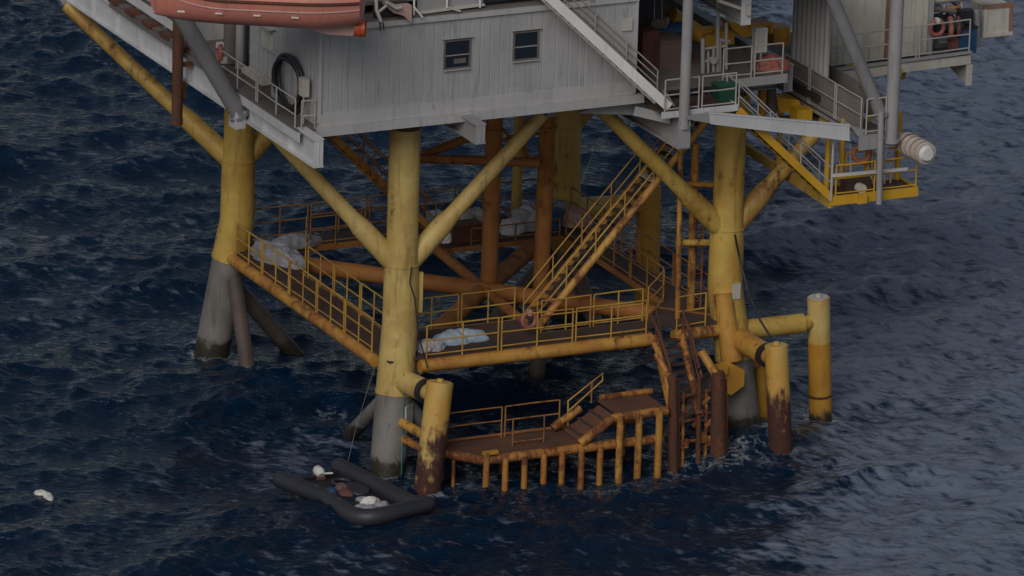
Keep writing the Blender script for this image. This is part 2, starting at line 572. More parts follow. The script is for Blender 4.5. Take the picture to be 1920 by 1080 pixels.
    nn = k.math('ADD', k.math('MULTIPLY', n1, 0.75), k.math('MULTIPLY', n2, 0.25))
    # lacy foam: thin broken threads where the sea is churned up
    n3 = k.noise(p, 1.5, 7, 0.66)
    rdg = k.math('SUBTRACT', 1.0, k.math('MULTIPLY', k.math('ABSOLUTE', k.math('SUBTRACT', n3, .5)), 2.0))
    cov = k.ramp(k.math('ADD', k.math('MULTIPLY', a.outputs['Fac'], .8), k.math('MULTIPLY', k.math('SUBTRACT', nn, .5), 1.5)), .22, .95)
    f = k.math('MULTIPLY', k.ramp(k.math('ADD', rdg, k.math('MULTIPLY', cov, .06)), .91, 1.03), cov)
    c = k.mix(k.ramp(n2, 0.3, 0.7), (0.0015, 0.0108, 0.0300), (0.0024, 0.0148, 0.0385))
    # sky sheen painted into the base colour as pale streaks, mostly at right
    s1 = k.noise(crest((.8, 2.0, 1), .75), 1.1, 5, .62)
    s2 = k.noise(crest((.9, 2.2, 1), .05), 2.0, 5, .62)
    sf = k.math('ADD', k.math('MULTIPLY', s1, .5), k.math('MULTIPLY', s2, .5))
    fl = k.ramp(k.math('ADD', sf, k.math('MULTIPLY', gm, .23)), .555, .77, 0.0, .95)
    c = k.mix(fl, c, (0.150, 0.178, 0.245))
    c = k.mix(f, c, (0.36, 0.39, 0.42))
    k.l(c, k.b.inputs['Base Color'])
    rg = k.ramp(gm, 0, 1, 0.06, 0.12)
    k.l(k.math('ADD', rg, k.math('MULTIPLY', f, .5)), k.b.inputs['Roughness'])
    w1 = k.noise(crest((.7, 2.6, 1), .05), 1.9, 4, 0.58)
    w2 = k.noise(crest((1.0, 2.0, 1), -.55), 2.2, 3, 0.5)
    h = k.math('ADD', w1, k.math('MULTIPLY', w2, .6))
    bp = k.n('ShaderNodeBump')
    bp.inputs['Distance'].default_value = .145
    k.l(k.ramp(gm, 0, 1, .8, .55), bp.inputs['Strength'])
    k.l(h, bp.inputs['Height'])
    k.l(bp.outputs[0], k.b.inputs['Normal'])
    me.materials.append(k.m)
    o = bpy.data.objects.new('water', me)
    COL.objects.link(o)
    tag(o, kind='structure')


build_water()

SUN_EL, SUN_AZ = 36.0, -108.0          # azimuth from the camera's right-hand direction: behind the viewer
w = bpy.data.worlds.new('World')
SC.world = w
w.use_nodes = True
wt = w.node_tree
bg = wt.nodes['Background']
sky = wt.nodes.new('ShaderNodeTexSky')
sky.sky_type = 'NISHITA'
sky.sun_disc = False
sky.sun_elevation = R_(SUN_EL)
sdir = (rt * math.cos(R_(SUN_AZ)) + fw * math.sin(R_(SUN_AZ)))
sky.sun_rotation = math.atan2(sdir.x, sdir.y)
sky.dust_density = 1.5
sky.air_density = 1.2
sky.altitude = 50
hs = wt.nodes.new('ShaderNodeHueSaturation')      # thin overcast: the blue of the sky is greyed
hs.inputs['Saturation'].default_value = 0.62
wt.links.new(sky.outputs[0], hs.inputs['Color'])
wt.links.new(hs.outputs[0], bg.inputs['Color'])
bg.inputs['Strength'].default_value = 0.08
sl = bpy.data.lights.new('sun', 'SUN')
sl.energy = 2.35
sl.angle = R_(34)
sl.color = (1.0, 0.95, 0.88)
so = bpy.data.objects.new('sun', sl)
COL.objects.link(so)
dv = (sdir * math.cos(R_(SUN_EL)) + Z * math.sin(R_(SUN_EL)))
so.rotation_euler = dv.to_track_quat('Z', 'Y').to_euler()
SC.view_settings.view_transform = 'Standard'
SC.view_settings.look = 'None'
SC.view_settings.gamma = 1.0
SC.view_settings.use_curve_mapping = False
SC.view_settings.exposure = -0.78

# ================================================================== legs, fenders
LEG = {'A': (-0.35, 11.9, -1, 1), 'B': (0.0, 0.0, -1, -1), 'C': (11.3, -0.07, 1, -1), 'D': (11.3, 11.8, 1, 1)}


def lp(k, z):
    x, y, sx, sy = LEG[k]
    o = 0.12 * max(0.0, 4.6 - z)
    return V((x + sx * o, y + sy * o, z))


leglab = {'A': 'yellow jacket leg under the left deck edge, grey below the walkway',
          'B': 'foremost yellow jacket leg, standing behind the black inflatable boat',
          'C': 'yellow jacket leg on the right, with fender arms to two fenders',
          'D': 'rearmost yellow jacket leg, half hidden behind the rusty vertical pipe'}
LEGS = {}
for k, zs in (('A', 3.25), ('B', 2.45), ('C', 2.3), ('D', 2.4)):
    t = LEGS[k] = thing('platform_leg', lp(k, 0), leglab[k], 'platform leg', 'legs of the platform')
    mt = 'yellow' if k in 'ACD' else 'pale'
    z1 = 11.0
    MB().tube([lp(k, z) for z in (z1, 7.3, 6.4, 4.6, zs)], [.49, .49, .545, .56, .59], 32).build('upper_shaft', mt, t)
    MB().tube([lp(k, z) for z in (zs + 0.002, 1.5, -3)], [.575, .575, .575], 32).build('sleeve', 'sleeve', t)
    for zz_ in (9.4, 8.1):
        MB().tube([lp(k, zz_), lp(k, zz_ - .04)], .498, 32).build('weld_ring', mt, t)
    MB().tube([lp(k, 6.62), lp(k, 6.58)], .562, 32).build('weld_ring', mt, t)
    MB().tube([lp(k, zs + .1), lp(k, zs - .02)], .604, 32).build('weld_ring', mt, t)


def brace(k, a, b, r=(.34, .30, .215), mat='brace', n=18):
    a, b = V(a), V(b)
    MB().tube([a, lerp(a, b, .28), lerp(a, b, .36), b], [r[0], r[0] * .97, r[1] * .86, r[2]], n).build('brace', mat, LEGS[k])
    for u, q in ((.30, r[0] * .955), (.62, (r[1] * .86 + r[2]) / 2 + .01)):
        c, ax = lerp(a, b, u), (b - a).normalized()
        MB().tube([c - ax * .025, c + ax * .025], q, n).build('weld_ring', mat, LEGS[k])


brace('A', (-0.35, 11.9, 6.35), (-4.42, 16.7, 10.86))
brace('A', (-0.35, 11.9, 6.35), (4.3, 11.9, 11.0))
brace('B', (0, 0, 6.35), (-4.12, 1.5, 11.12), mat='pale')
brace('B', (0, 0, 6.35), (4.75, 0, 11.0), mat='pale')
brace('C', (11.3, -.07, 6.35), (6.65, -.07, 11.0))
brace('C', (11.3, -.07, 6.35), (15.5, -.07, 10.6))
brace('D', (11.3, 11.8, 6.35), (7.0, 11.8, 11.0))
brace('D', (11.3, 11.8, 6.35), (15.9, 11.8, 11.0))
# bracing that runs down into the sea
for k, a, b, r in (('A', at(436, 500, z=2.95), at(474, 752, z=-.35), .25), ('A', lp('A', 2.6), (2.6, 12.0, -1.2), .27), ('B', lp('B', 2.6), (0, 5.2, -1.5), .24),
                   ('B', lp('B', 2.5), (3.2, 0.0, -1.4), .25), ('D', lp('D', 2.6), (7.6, 11.9, -1.4), .27), ('D', lp('D', 2.6), (11.5, 7.4, -1.4), .27), ('C', lp('C', 2.2), (11.4, 4.6, -1.5), .26), ('C', lp('C', 2.2), (8.2, 0.1, -1.5), .24)):
    MB().tube([a, b], r, 16).build('submerged_brace', 'sleeve' if k == 'B' else 'sleevedark', LEGS[k])
# odds and ends welded to the legs
MB().bar(lp('B', 3.0) + V((-.35, -.45, 0)), lp('B', 2.75) + V((.12, -.72, 0)), .1, .12).build('lug', 'pale', LEGS['B'])
b0 = lp('B', 1.75)
MB().box(b0 + V((.38, -.40, 0)), (.50, .05, .85), (V((.76, .65, 0)).normalized(), V((.65, -.76, 0)).normalized(), Z)).build('doubler_plate', 'offwhite', LEGS['B'])
MB().box(V((.52, -.34, 5.7)), (.10, .12, 1.3)).build('cable_tray', 'pale', LEGS['B'])
c0 = lp('C', 4.2)
MB().box(V((11.40, -.64, 4.62)), (.28, .10, .5)).build('doubler_plate', 'offwhite', LEGS['C'])
MB().tube([lp('C', 4.55) + V((-.28, -.38, 0)), lp('C', 2.4) + V((-.30, -.50, 0))], [.30, .36], 18).build('gusset_sleeve', 'ochre', LEGS['C'])
hx = at(1372, 712, y=-1.35)
hexp = [hx + V((math.cos(a) * .52, 0, math.sin(a) * .52)) for a in [math.pi / 6 + i * math.pi / 3 for i in range(6)]]
MB().prism(hexp, (0, .5, 0)).tube([hx + V((0, .3, 0)), lp('C', 1.6)], .22, 14).build('stub_node', 'fender', LEGS['C'])
MB().box(hx + V((-.42, -.06, .42)), (.34, .25, .30)).build('padeye', 'fender', LEGS['C'])


def fender(label, top, bot, r, leg, zarm, ra, mat, arm_mat, collar='black', low=None, rc=None):
    top, bot = V(top), V(bot)
    t = thing('boat_fender', bot, label, 'fender', 'boat fenders on the legs')
    ax = (top - bot).normalized()
    m = MB().tube([top, lerp(bot, top, .5), bot], r, 28)
    m.build('post', mat, t)
    MB().tube([top + ax * .03, top - ax * .02], r * .9, 28).tube([top + ax * .12, top], .10, 12).build('end_cap', 'offwhite' if leg == 'C2' else mat, t)
    kk = leg[0]
    if leg == 'C2':
        e = lerp(bot, top, .235)
        MB().tube([e, e + ax * .09], r * 1.02, 28).build('rust_band', 'drust', t)
        e = lerp(bot, top, .66)
        MB().tube([e, top - ax * .02], r * 1.004, 28).build('worn_top', 'wornpaint', t)
    P = lerp(bot, top, (zarm - bot.z) / (top.z - bot.z))
    L = lp(kk, zarm)
    d = (P - L)
    e = P - d.normalized() * (r + .22)
    MB().tube([L, e], ra, 24).build('arm', arm_mat, t)
    MB().tube([e, P - d.normalized() * r * .6], ra * .72, 18).build('arm_neck', arm_mat, t)
    e2 = e - d.normalized() * .02
    MB().tube([e2 - d.normalized() * .12, e2 + d.normalized() * .05], (rc or ra * 1.06), 24).build('collar', collar, t)
    if low is not None:
        Q = lerp(bot, top, (low - bot.z) / (top.z - bot.z))
        MB().tube([lp(kk, low + .1), Q], .155, 14).build('lower_arm', 'ochre', t)
    return t


fender('yellow fender post with a big dark rust patch, beside the inflatable boat', (.30, -2.40, 3.40), (-.36, -2.86, -1.0), .42, 'B', 2.95, .36, 'fenderrust', 'pale', low=1.6)
fender('shorter yellow fender post with rusty foot, joined by a black-collared arm to the right leg', (11.62, -3.12, 3.55), (11.78, -3.62, -1.0), .37, 'C', 3.05, .36, 'fenderrust', 'ochre')
fender('clean yellow fender post farthest right, with a pale worn top', (14.56, -.28, 3.95), (14.80, -.34, -.4), .365, 'C2', 3.15, .32, 'fender', 'yellow', collar='rust', rc=.235)
fp = fender('thick yellow fender post behind the stairs, at the rear leg', (14.31, 11.5, 4.28), (14.45, 11.6, -1.0), .40, 'D', 3.65, .37, 'fender', 'pale', collar='pale')
t = thing('boat_fender', (12.75, -.1, .1), 'short yellow fender stub hidden behind the rusty-footed fender', 'fender', 'boat fenders on the legs')
MB().tube([(12.62, -.1, 2.1), (12.78, -.12, .1)], .24, 18).build('post', 'fender', t)
MB().tube([lp('C', 2.0) + V((.2, 0, 0)), (12.63, -.1, 1.95)], .2, 16).build('arm', 'ochre', t)

# ================================================================== lower walkway
ZW = 3.62
t = thing('lower_walkway', (5, 0, ZW), 'ochre tubular walkway with brown floor joining the four legs above the sea', 'walkway')
LW = t
for a, b, r, m in (((-.64, .35, 3.36), (-.64, 11.6, 3.36), .205, 'ochre'), ((.42, -.62, 3.36), (8.45, -.66, 3.36), .215, 'ochre'), ((9.25, -.62, 3.36), (10.9, -.55, 3.36), .205, 'ochre'),
                   ((11.25, .4, 3.36), (11.3, 11.4, 3.36), .2, 'rust'), ((.1, 12.4, 3.36), (10.9, 12.35, 3.36), .2, 'rust'),
                   ((-.35, 11.9, 3.36), (11.3, -.07, 3.36), .27, 'rust'), ((.1, .1, 3.30), (11.2, 11.7, 3.30), .29, 'rust'), ((6.0, 10.4, 3.38), (5.35, 2.2, 3.38), .17, 'rust')):
    MB().tube([a, lerp(a, b, .5), b], r, 20).build('beam', m, t)
for a, b, m in (((.55, 2.0, 3.5), (.55, 11.3, 3.5), 'ochre'), ((.55, 1.97, 3.5), (5.0, 1.97, 3.5), 'ochre'), ((5.0, .46, 3.5), (8.8, .46, 3.5), 'ochre'), ((10.25, 2.1, 3.5), (10.3, 9.7, 3.5), 'rust'),
                ((.55, 11.35, 3.5), (5.9, 11.3, 3.5), 'rust'), ((5.9, 9.65, 3.5), (10.3, 9.65, 3.5), 'rust'), ((8.8, .46, 3.5), (10.25, 2.1, 3.5), 'rust'), ((5.9, 9.65, 3.5), (5.9, 11.3, 3.5), 'rust')):
    MB().bar(a, b, .09, .2).build('edge_channel', m, t)
for x0, x1, y0, y1 in ((-.62, .52, 1.92, 12.3), (-.62, 4.98, -.60, 1.92), (4.98, 8.45, -.60, .44), (9.3, 11.2, -.6, .44), (8.45, 9.3, -.25, .44), (10.24, 11.2, .44, 9.6), (.52, 5.9, 11.32, 12.3), (5.9, 11.2, 9.6, 12.3)):
    MB().box(((x0 + x1) / 2, (y0 + y1) / 2, ZW - .03), (x1 - x0 - .004, y1 - y0 - .004, .05)).build('floor_plate', 'deck', t)
MB().prism([(8.8, .44, ZW - .055), (10.24, .44, ZW - .055), (10.24, 2.05, ZW - .055)], (0, 0, .05)).build('floor_plate', 'deck', t)
for i in range(5):
    y = 1.2 + i * 2.1
    MB().bar((-.6, y, 3.46), (.52, y, 3.46), .07, .12).build('joist', 'ochre', t)

z = ZW
guard_rail('yellow guard rail along the outer left side of the walkway, between left and front legs', [(-.66, 11.3, z), (-.66, .55, z)])
guard_rail('yellow guard rail along the inner left side, with the end nearest the grey tarpaulin', [(.50, 8.2, z), (.50, 2.0, z)])
guard_rail('slanting yellow guard rail across the walkway corner behind the grey tarpaulin', [(.50, 8.35, z), (1.8, 11.2, z)], 'rail', mid=False, panel=4)
guard_rail('yellow guard rail in front of the pale blue tarpaulin, along the front beam', [(.58, -.64, z), (8.32, -.66, z)])
guard_rail('yellow guard rail behind the pale blue tarpaulin, ending at the stair foot', [(1.0, 1.92, z), (4.95, 1.95, z)])
guard_rail('yellow guard rail at the foot of the long stair, along the inner front edge', [(5.05, .44, z), (8.72, .44, z)])
guard_rail('short yellow guard rail turning the corner above the ladder to the landing', [(8.85, .48, z), (10.2, 2.02, z)], mid=False, panel=4)
guard_rail('short yellow guard rail in front of the standpipes beside the right leg', [(9.25, -.72, z), (10.42, -.62, z)], mid=False, panel=4)
guard_rail('rusty guard rail along the inner right side of the walkway', [(10.25, 2.15, z), (10.3, 9.5, z)], 'rustrail')
guard_rail('rusty guard rail along the outer right side, passing the rear fender', [(11.25, .9, z), (11.28, 11.2, z)], 'rustrail')
guard_rail('rusty guard rail along the far back of the walkway, against the open sea', [(.35, 12.42, z), (10.8, 12.38, z)], 'rustrail')
guard_rail('rusty guard rail along the inner back edge, left of the white box', [(1.9, 11.25, z), (5.75, 11.25, z)], 'rustrail')
guard_rail('low rusty guard rail in front of the netting heaps at the back', [(6.9, 9.6, z), (10.2, 9.6, z)], 'rustrail', h=.55, levels=(.1, .53))

# ---- stairs between the walkway and the deck
st = staircase('long yellow stair rising to the right from the front walkway to the deck', (5.05, .62, 3.72), (10.95, .62, 10.15), (0, 1.0, 0), 'ochre', 'deck', 'rail', treads=26, tube=.125, nrails=(.5, 1.0))
MB().box((9.0, 1.1, 8.15), (.26, .8, .04)).build('worn_tread', 'offwhite', st)
staircase('rusty stair behind the front leg, descending to the back walkway', (6.2, 11.6, 3.75), (-.6, 11.6, 10.45), (0, -.85, 0), 'ochre', 'deck', 'rustrail', treads=24, tube=.14)

# ---- vertical pipes
def pipe(name, label, a, b, r, mat, cat='pipe', group='vertical pipes under the deck', flange=True):
    t = thing(name, tuple(b), label, cat, group)
    a, b = V(a), V(b)
    MB().tube([a, lerp(a, b, .5), b], r, 18).build('pipe_run', mat, t)
    if flange:
        for u in (.3, .62):
            c = lerp(a, b, u)
            MB().tube([c, c + (b - a).normalized() * .07], r * 1.18, 18).build('flange', mat, t)
    return t


pipe('riser_pipe', 'thick rusty vertical pipe left of the two, standing on the walkway bracing', (5.95, 6.0, 11.0), (5.9, 6.0, 3.3), .27, 'rust')
rp = pipe('riser_pipe', 'thick ochre vertical pipe in front of the rear leg, running down into the sea', (7.85, 6.0, 11.0), (7.76, 6.0, 2.9), .265, 'rust')
MB().tube([(7.76, 6.0, 2.9), (7.72, 6.0, -2.0)], .26, 18).build('lower_casing', 'sleevedark', rp)
tp = pipe('riser_pipe', 'slim yellow vertical pipe with a foot plate between the rusty pipes', (9.7, 11.9, 11.0), (9.65, 11.9, ZW + .02), .17, 'yellow', flange=False)
MB().box((9.65, 11.9, ZW + .03), (.62, .5, .05)).build('foot_plate', 'rust', tp)
pipe('standpipe', 'slim ochre standpipe beside the long stair, left of the two near the right leg', (9.72, .3, 10.3), (9.85, .3, ZW - .3), .085, 'ochre')
pipe('standpipe', 'thicker ochre standpipe nearest the right leg, under the C-shaped bracket', (10.5, .8, 9.2), (10.55, .8, ZW + .02), .13, 'ochre')
t = thing('pipe_bracket', (10.6, .6, 6.2), 'yellow horizontal bracket bar holding the standpipes to the right leg', 'bracket', 'bracket bars on the standpipes')
MB().tube([at(1272, 455, y=.5), at(1335, 455, y=.5)], .11, 12).build('arm', 'yellow', t)
MB().tube([at(1270, 448, y=.5), at(1270, 462, y=.5)], .05, 8).build('clamp', 'rust', t)
t = thing('pipe_bracket', (10.6, .6, 8.3), 'rusty bracket bar below the brace, nearer the deck', 'bracket', 'bracket bars on the standpipes')
MB().tube([at(1285, 345, y=.5), at(1335, 347, y=.5)], .09, 12).build('arm', 'ochre', t)
t = thing('cross_pipe', (3.2, 7.2, 7.6), 'rusty horizontal pipe behind the front leg brace, joining the vertical pipes', 'pipe')
MB().tube([at(770, 297, z=7.62), at(905, 301, z=7.62), at(1012, 306, z=7.62)], .15, 14).build('pipe_run', 'rust', t)
MB().tube([at(795, 290, z=7.7), at(905, 248, y=7.4)], .14, 12).build('pipe_branch', 'rust', t)
t = thing('rack_frame', (7.0, 8.0, 8.2), 'tangled rusty pipe frame hanging under the deck between the rusty pipes', 'frame')
for a, b in (((935, 235), (1000, 300)), ((940, 262), (1010, 250)), ((985, 225), (985, 300)), ((950, 300), (1005, 230)), ((935, 300), (1012, 296))):
    MB().tube([at(*a, y=8.2), at(*b, y=8.2)], .06, 8).build('strut', 'rust', t)
# rusty ladder at the right leg
t = thing('ladder', (10.6, .9, ZW), 'rusty rung ladder against the left side of the right leg', 'ladder')
for x in (10.62, 11.0):
    MB().tube([(x, 1.0, ZW), (x, 1.0, 7.0)], .035, 8).build('stile', 'rust', t)
for i in range(11):
    MB().tube([(10.62, 1.0, ZW + .25 + i * .3), (11.0, 1.0, ZW + .25 + i * .3)], .02, 6).build('rung', 'rust', t)

# ================================================================== boat landing
ZL = 1.0
t = thing('boat_landing', (4, -3, ZL), 'ochre boat landing stepped at the right, low over the sea', 'boat landing')
BL = t
yl = -3.3
MB().tube([(-.05, -2.35, ZL), (.68, -2.35, ZL), (1.4, yl, ZL), (3.0, yl, ZL), (7.6, yl, ZL)], .15, 14).build('front_tube', 'landing', t)
MB().tube([(4.75, yl - .02, ZL + .16), (5.85, yl, 1.86), (7.75, yl, 1.9)], .15, 14).build('upper_tube', 'landing', t)
MB().tube([(6.2, -1.75, 2.02), (8.0, -1.72, 2.02)], .10, 12).build('back_tube', 'landing', t)
MB().tube([(4.55, -1.75, ZL + .2), (5.5, -1.75, 1.75)], .13, 12).build('back_tube', 'landing', t)
MB().tube([(.5, -1.35, ZL - .02), (7.6, -1.35, ZL - .02)], .12, 12).build('back_tube', 'rust', t)
MB().prism([(.72, -2.25, ZL), (1.45, yl + .12, ZL), (5.0, yl + .12, ZL), (5.0, -1.4, ZL), (.72, -1.4, ZL)], (0, 0, .06)).build('lower_floor', 'rustdeck', t)
MB().box((6.95, -2.5, 1.92), (1.7, 1.5, .06)).build('upper_floor', 'rustdeck', t)
for i in range(3):
    MB().box((5.15 + i * .38, -2.5, 1.22 + i * .22), (.28, 1.45, .05)).build('tread', 'deck', t)
MB().bar((4.9, -2.5, 1.1), (6.1, -2.5, 1.8), 1.3, .04).build('tread_backing', 'rustdeck', t)
for px in (857, 877):
    q = at(px, 872, z=ZL)
    u = (q.x - .68) / .72
    MB().tube([(q.x, -2.35 - u * .95, ZL), (q.x, -2.35 - u * .95, -.5)], .06, 8).build('bumper_post', 'landing', t)
for i, px in enumerate((912, 948, 984, 1020, 1054, 1090, 1125)):
    q = at(px, 860, y=yl - .1)
    MB().tube([(q.x, yl - .1, ZL + (.3 if i == 0 else .02)), (q.x, yl - .1, -.6)], .10, 12).build('bumper_post', 'ochre' if i < 4 else 'landing', t)
MB().box((1.62, yl - .1, ZL + .27), (.5, .14, .10)).build('bollard_head', 'fender', t)
for px in (1163, 1198, 1236):
    q = at(px, 800, y=yl - .12)
    MB().tube([(q.x, yl - .12, 1.95), (q.x, yl - .12, -.6)], .115, 12).build('bumper_post', 'ochre', t)
for q in ((.8, -1.6), (3.0, -1.4), (5.2, -1.4), (7.2, -1.4)):
    MB().tube([(q[0], q[1], ZL), (q[0], q[1], -1.2)], .09, 10).build('support_post', 'rust', t)
MB().tube([(.2, -1.9, ZL), lp('B', 1.2)], .14, 12).build('tie_back', 'landing', t)
g2 = 'guard rails of the boat landing'
guard_rail('thin rusty guard rail along the back of the low boat landing', [(.9, -1.62, ZL + .06), (4.9, -1.62, ZL + .06)], 'rustrail', h=1.0, levels=(.12, .55, 1.0), panel=2.0, r=.024, group=g2, mid=False)
guard_rail('short thin guard rail in the middle of the boat landing floor', [(2.75, -2.5, ZL + .06), (3.95, -2.5, ZL + .06)], 'rustrail', h=.9, levels=(.12, .88), panel=2.4, r=.024, group=g2, mid=False)
t = thing('guard_rail', (5.05, -1.7, ZL + .1), 'sloping loop handrail on the small steps of the boat landing', 'railing', g2)
MB().tube([(5.06, -1.8, 1.2), (5.04, -1.8, 2.06), (6.21, -1.8, 2.84), (6.22, -1.8, 2.6), (5.06, -1.8, 1.72)], .028, 8).build('rail_loop', 'rail', t)
MB().tube([(5.85, -1.8, 1.9), (5.85, -1.8, 2.6)], .026, 8).build('post', 'rustrail', t)
# ---- steep stair from walkway to landing, with the dark piles
t = staircase('steep rusty stair dropping from the walkway to the boat landing', (8.1, -3.05, 1.55), (8.55, -.75, 3.45), (.88, -.12, 0), 'landing', 'deck', 'drust', treads=10, tube=.13, rail_h=.9)
t2 = MB().tube([(8.98, -3.17, 1.55), (9.43, -.87, 3.45)], .13, 12).build('stringer', 'landing', t)
gp = 'dark corroded piles of the boat landing'
for lab, a, b, r in (('dark corroded pile at the left foot of the steep stair', (8.02, -3.1, 3.0), (8.2, -3.1, -1.2), .17),
                     ('thickest dark corroded pile, in front of the grey right leg', (9.62, -3.1, 2.9), (9.78, -3.1, -1.2), .255),
                     ('thin dark corroded pile between the two thicker ones', (8.95, -3.1, 2.9), (9.05, -3.1, -1.0), .085)):
    p = thing('landing_pile', b, lab, 'pile', gp)
    MB().tube([a, lerp(a, b, .45), b], [r * .8, r, r], 16).build('pile_shaft', 'drust', p)
    if r > .1:
        MB().tube([V(a) + V((-.02, .0, -.2)), V(a) + V((-.35, .55, .55))], r * .55, 10).build('pile_strut', 'landing', p)
        MB().bar(V(a) + V((r, .05, -.3)), V(b) + V((r, .05, .5)), .06, .16, (1, 0, 0)).build('rubbing_strip', 'drust', p)
t = thing('bent_pipe', (8.3, -1.8, 3.0), 'rust-stained pipes bending down from the walkway corner to the dark piles', 'pipework')
for P, r_, mt in (([(8.42, -.66, 3.36), (8.48, -.85, 3.3), (8.40, -1.5, 3.0), (8.25, -2.4, 2.4), (8.18, -2.9, 1.7), (8.2, -3.0, .8)], .11, 'ochre'),
                  ([(9.3, -.75, 3.36), (9.34, -1.1, 3.2), (9.28, -1.9, 2.6), (9.18, -2.6, 1.9), (9.15, -2.8, 1.0)], .10, 'landing'),
                  ([(9.65, -1.2, 3.0), (9.8, -1.7, 2.95), (9.95, -2.4, 2.5), (9.85, -2.95, 2.0)], .075, 'ochre'),
                  ([(8.30, -.9, 4.2), (8.25, -1.6, 3.9), (8.12, -2.6, 3.2), (8.08, -3.0, 2.6)], .05, 'drust'),
                  ([(8.42, -.9, 3.95), (8.36, -1.6, 3.6), (8.2, -2.6, 2.9)], .035, 'rustrail'),
                  ([(9.42, -.9, 4.2), (9.36, -1.6, 3.8), (9.2, -2.6, 2.9)], .05, 'drust'),
                  ([(9.52, -.9, 3.9), (9.46, -1.6, 3.5), (9.3, -2.6, 2.6)], .035, 'rustrail')):
    MB().tube(P, r_, 10).build('pipe_run', mt, t)
t = thing('fender_frame', (9.0, -2.6, .9), 'rusty ladder-like frame between the dark piles at the waterline', 'frame')
for zz, xa, xb, dz_ in ((.65, 8.25, 9.6, .0), (1.25, 8.3, 8.95, .12), (1.6, 8.9, 9.6, -.10), (2.1, 8.25, 9.5, .16)):
    MB().tube([(xa, -2.9, zz), ((xa + xb) / 2, -2.94, zz + dz_ * .7), (xb, -2.95, zz + dz_)], .055, 8).build('cross_bar', 'drust' if dz_ else 'landing', t)
for x, zz, s in ((8.55, .62, .26), (9.15, .75, .32), (9.5, .62, .28)):
    MB().box((x, -3.02, zz), (s, .10, s * 1.1)).build('fender_block', 'landing', t)
MB().tube([(10.05, -2.9, 2.0), (10.12, -2.95, -.8)], .05, 8).build('upright', 'landing', t)
for x in (8.5, 9.3):
    MB().tube([(x, -2.95, 2.3), (x + .05, -2.98, -.5)], .055, 8).build('upright', 'landing', t)
for i, (x, zz) in enumerate(((8.5, 1.6), (9.25, 1.95), (8.95, 1.25), (9.4, 1.2))):
    MB().bar((x - .12, -3.0, zz - .1), (x + .14, -3.0, zz + .12), .08, .10).build('bracket', 'rust' if i % 2 else 'landing', t)

# ================================================================== upper deck structure
ZD = 11.95
UD = t = thing('upper_deck', (3, 3, 11.9), 'grey steel main deck on plate girders above the yellow legs', 'deck')


def plate_girder(x, y0, y1, zb, zt, mat='palegrey', fl=.34):
    m = MB().ibeam((x, y0, zb), (x, y1, zb), zt - zb, fl, .045, .03)
    n = int(abs(y1 - y0) / 1.9)
    for i in range(n + 1):
        y = y0 + .03 + (y1 - y0 - .06) * i / max(1, n)
        m.box((x, y, (zb + zt) / 2), (fl * .9, .022, zt - zb - .1))
    return m.build('girder', mat, t)


plate_girder(-4.3, -3.06, 16.6, 11.02, 11.93)
# the raised end of the left girder: cut-back bracket plates
yb = 16.6
MB().prism([(-4.3, yb, 10.95), (-4.3, yb, 11.95), (-4.3, yb + 1.3, 12.1), (-4.3, yb + 1.3, 11.2), (-4.3, yb + .5, 10.75)], (.04, 0, 0)).build('girder_end', 'palegrey', t)
MB().bar((-4.32, yb + .5, 10.75), (-4.32, yb + 1.6, 11.6), .3, .04).build('girder_end_flange', 'palegrey', t)
MB().prism([at(112, 0, y=yb), at(140, 40, y=yb), at(165, 42, y=yb), at(192, 40, y=yb), at(195, -20, y=yb), at(105, -20, y=yb)], (0, .5, 0)).build('end_bracket', 'grey', t)
plate_girder(1.05, -3.25, 13, 11.28, 11.92, 'grey')
for x in (4.75, 13.0):
    plate_girder(x, -.6, 13, 11.04, 11.92, 'grey')
# deep haunched girder at the right front corner
MB().prism([(7.98, -3.3, 10.46), (7.98, 1.5, 10.46), (7.98, 3.5, 11.9), (7.98, -1.9, 11.9), (7.98, -3.3, 11.3)], (.05, 0, 0)).build('haunched_girder', 'grey', t)
MB().box((8.0, -1.0, 10.45), (.42, 4.6, .04)).build('girder_flange', 'grey', t)
MB().box((8.0, -3.31, 10.9), (.42, .03, .86)).build('girder_end_plate', 'grey', t)
for y in (0.0, 11.8):
    m = MB().ibeam((-4.2, y, 11.03), (12.9, y, 11.03), .86, .3, .045, .03)
    m.build('girder', 'grey', t)
MB().box((3.9, 5.6, ZD - .05), (16.9, 14.6, .1)).build('deck_plate', 'greydeck', t)
MB().bar((9.9, -1.72, 11.86), (12.36, -1.72, 11.86), .05, .28).build('edge_beam', 'grey', t)
MB().bar((6.9, -2.0, 11.42), (7.9, -2.55, 11.2), .1, .3).build('edge_beam', 'grey', t)
MB().prism([at(1085, 212, y=-1.6), at(1150, 186, y=-1.6), at(1195, 180, y=-1.6), at(1232, 200, y=-1.6), at(1245, 215, y=-1.6), at(1195, 216, y=-1.6)], (0, .08, 0)).build('gusset_plate', 'grey', t)
# pale diagonal girder out to the side walkway
yd = -3.46
MB().prism([at(1331, 211, y=yd), at(1593, 234, y=yd), at(1593, 263, y=yd), at(1331, 231, y=yd)], (0, .12, 0)).build('sloping_girder', 'palegrey', t)
a, b = at(1331, 212, y=yd + .05), at(1593, 235, y=yd + .05)
MB().bar(a, b, .15, .02).build('girder_flange', 'palegrey', t)
a, b = at(1331, 231, y=yd + .05), at(1593, 263, y=yd + .05)
MB().bar(a, b, .15, .02).build('girder_flange', 'palegrey', t)
MB().prism([at(1287, 219, y=yd + .02), at(1331, 212, y=yd + .02), at(1331, 231, y=yd + .02), at(1289, 224, y=yd + .02)], (0, .1, 0)).build('tapered_end', 'grey', t)

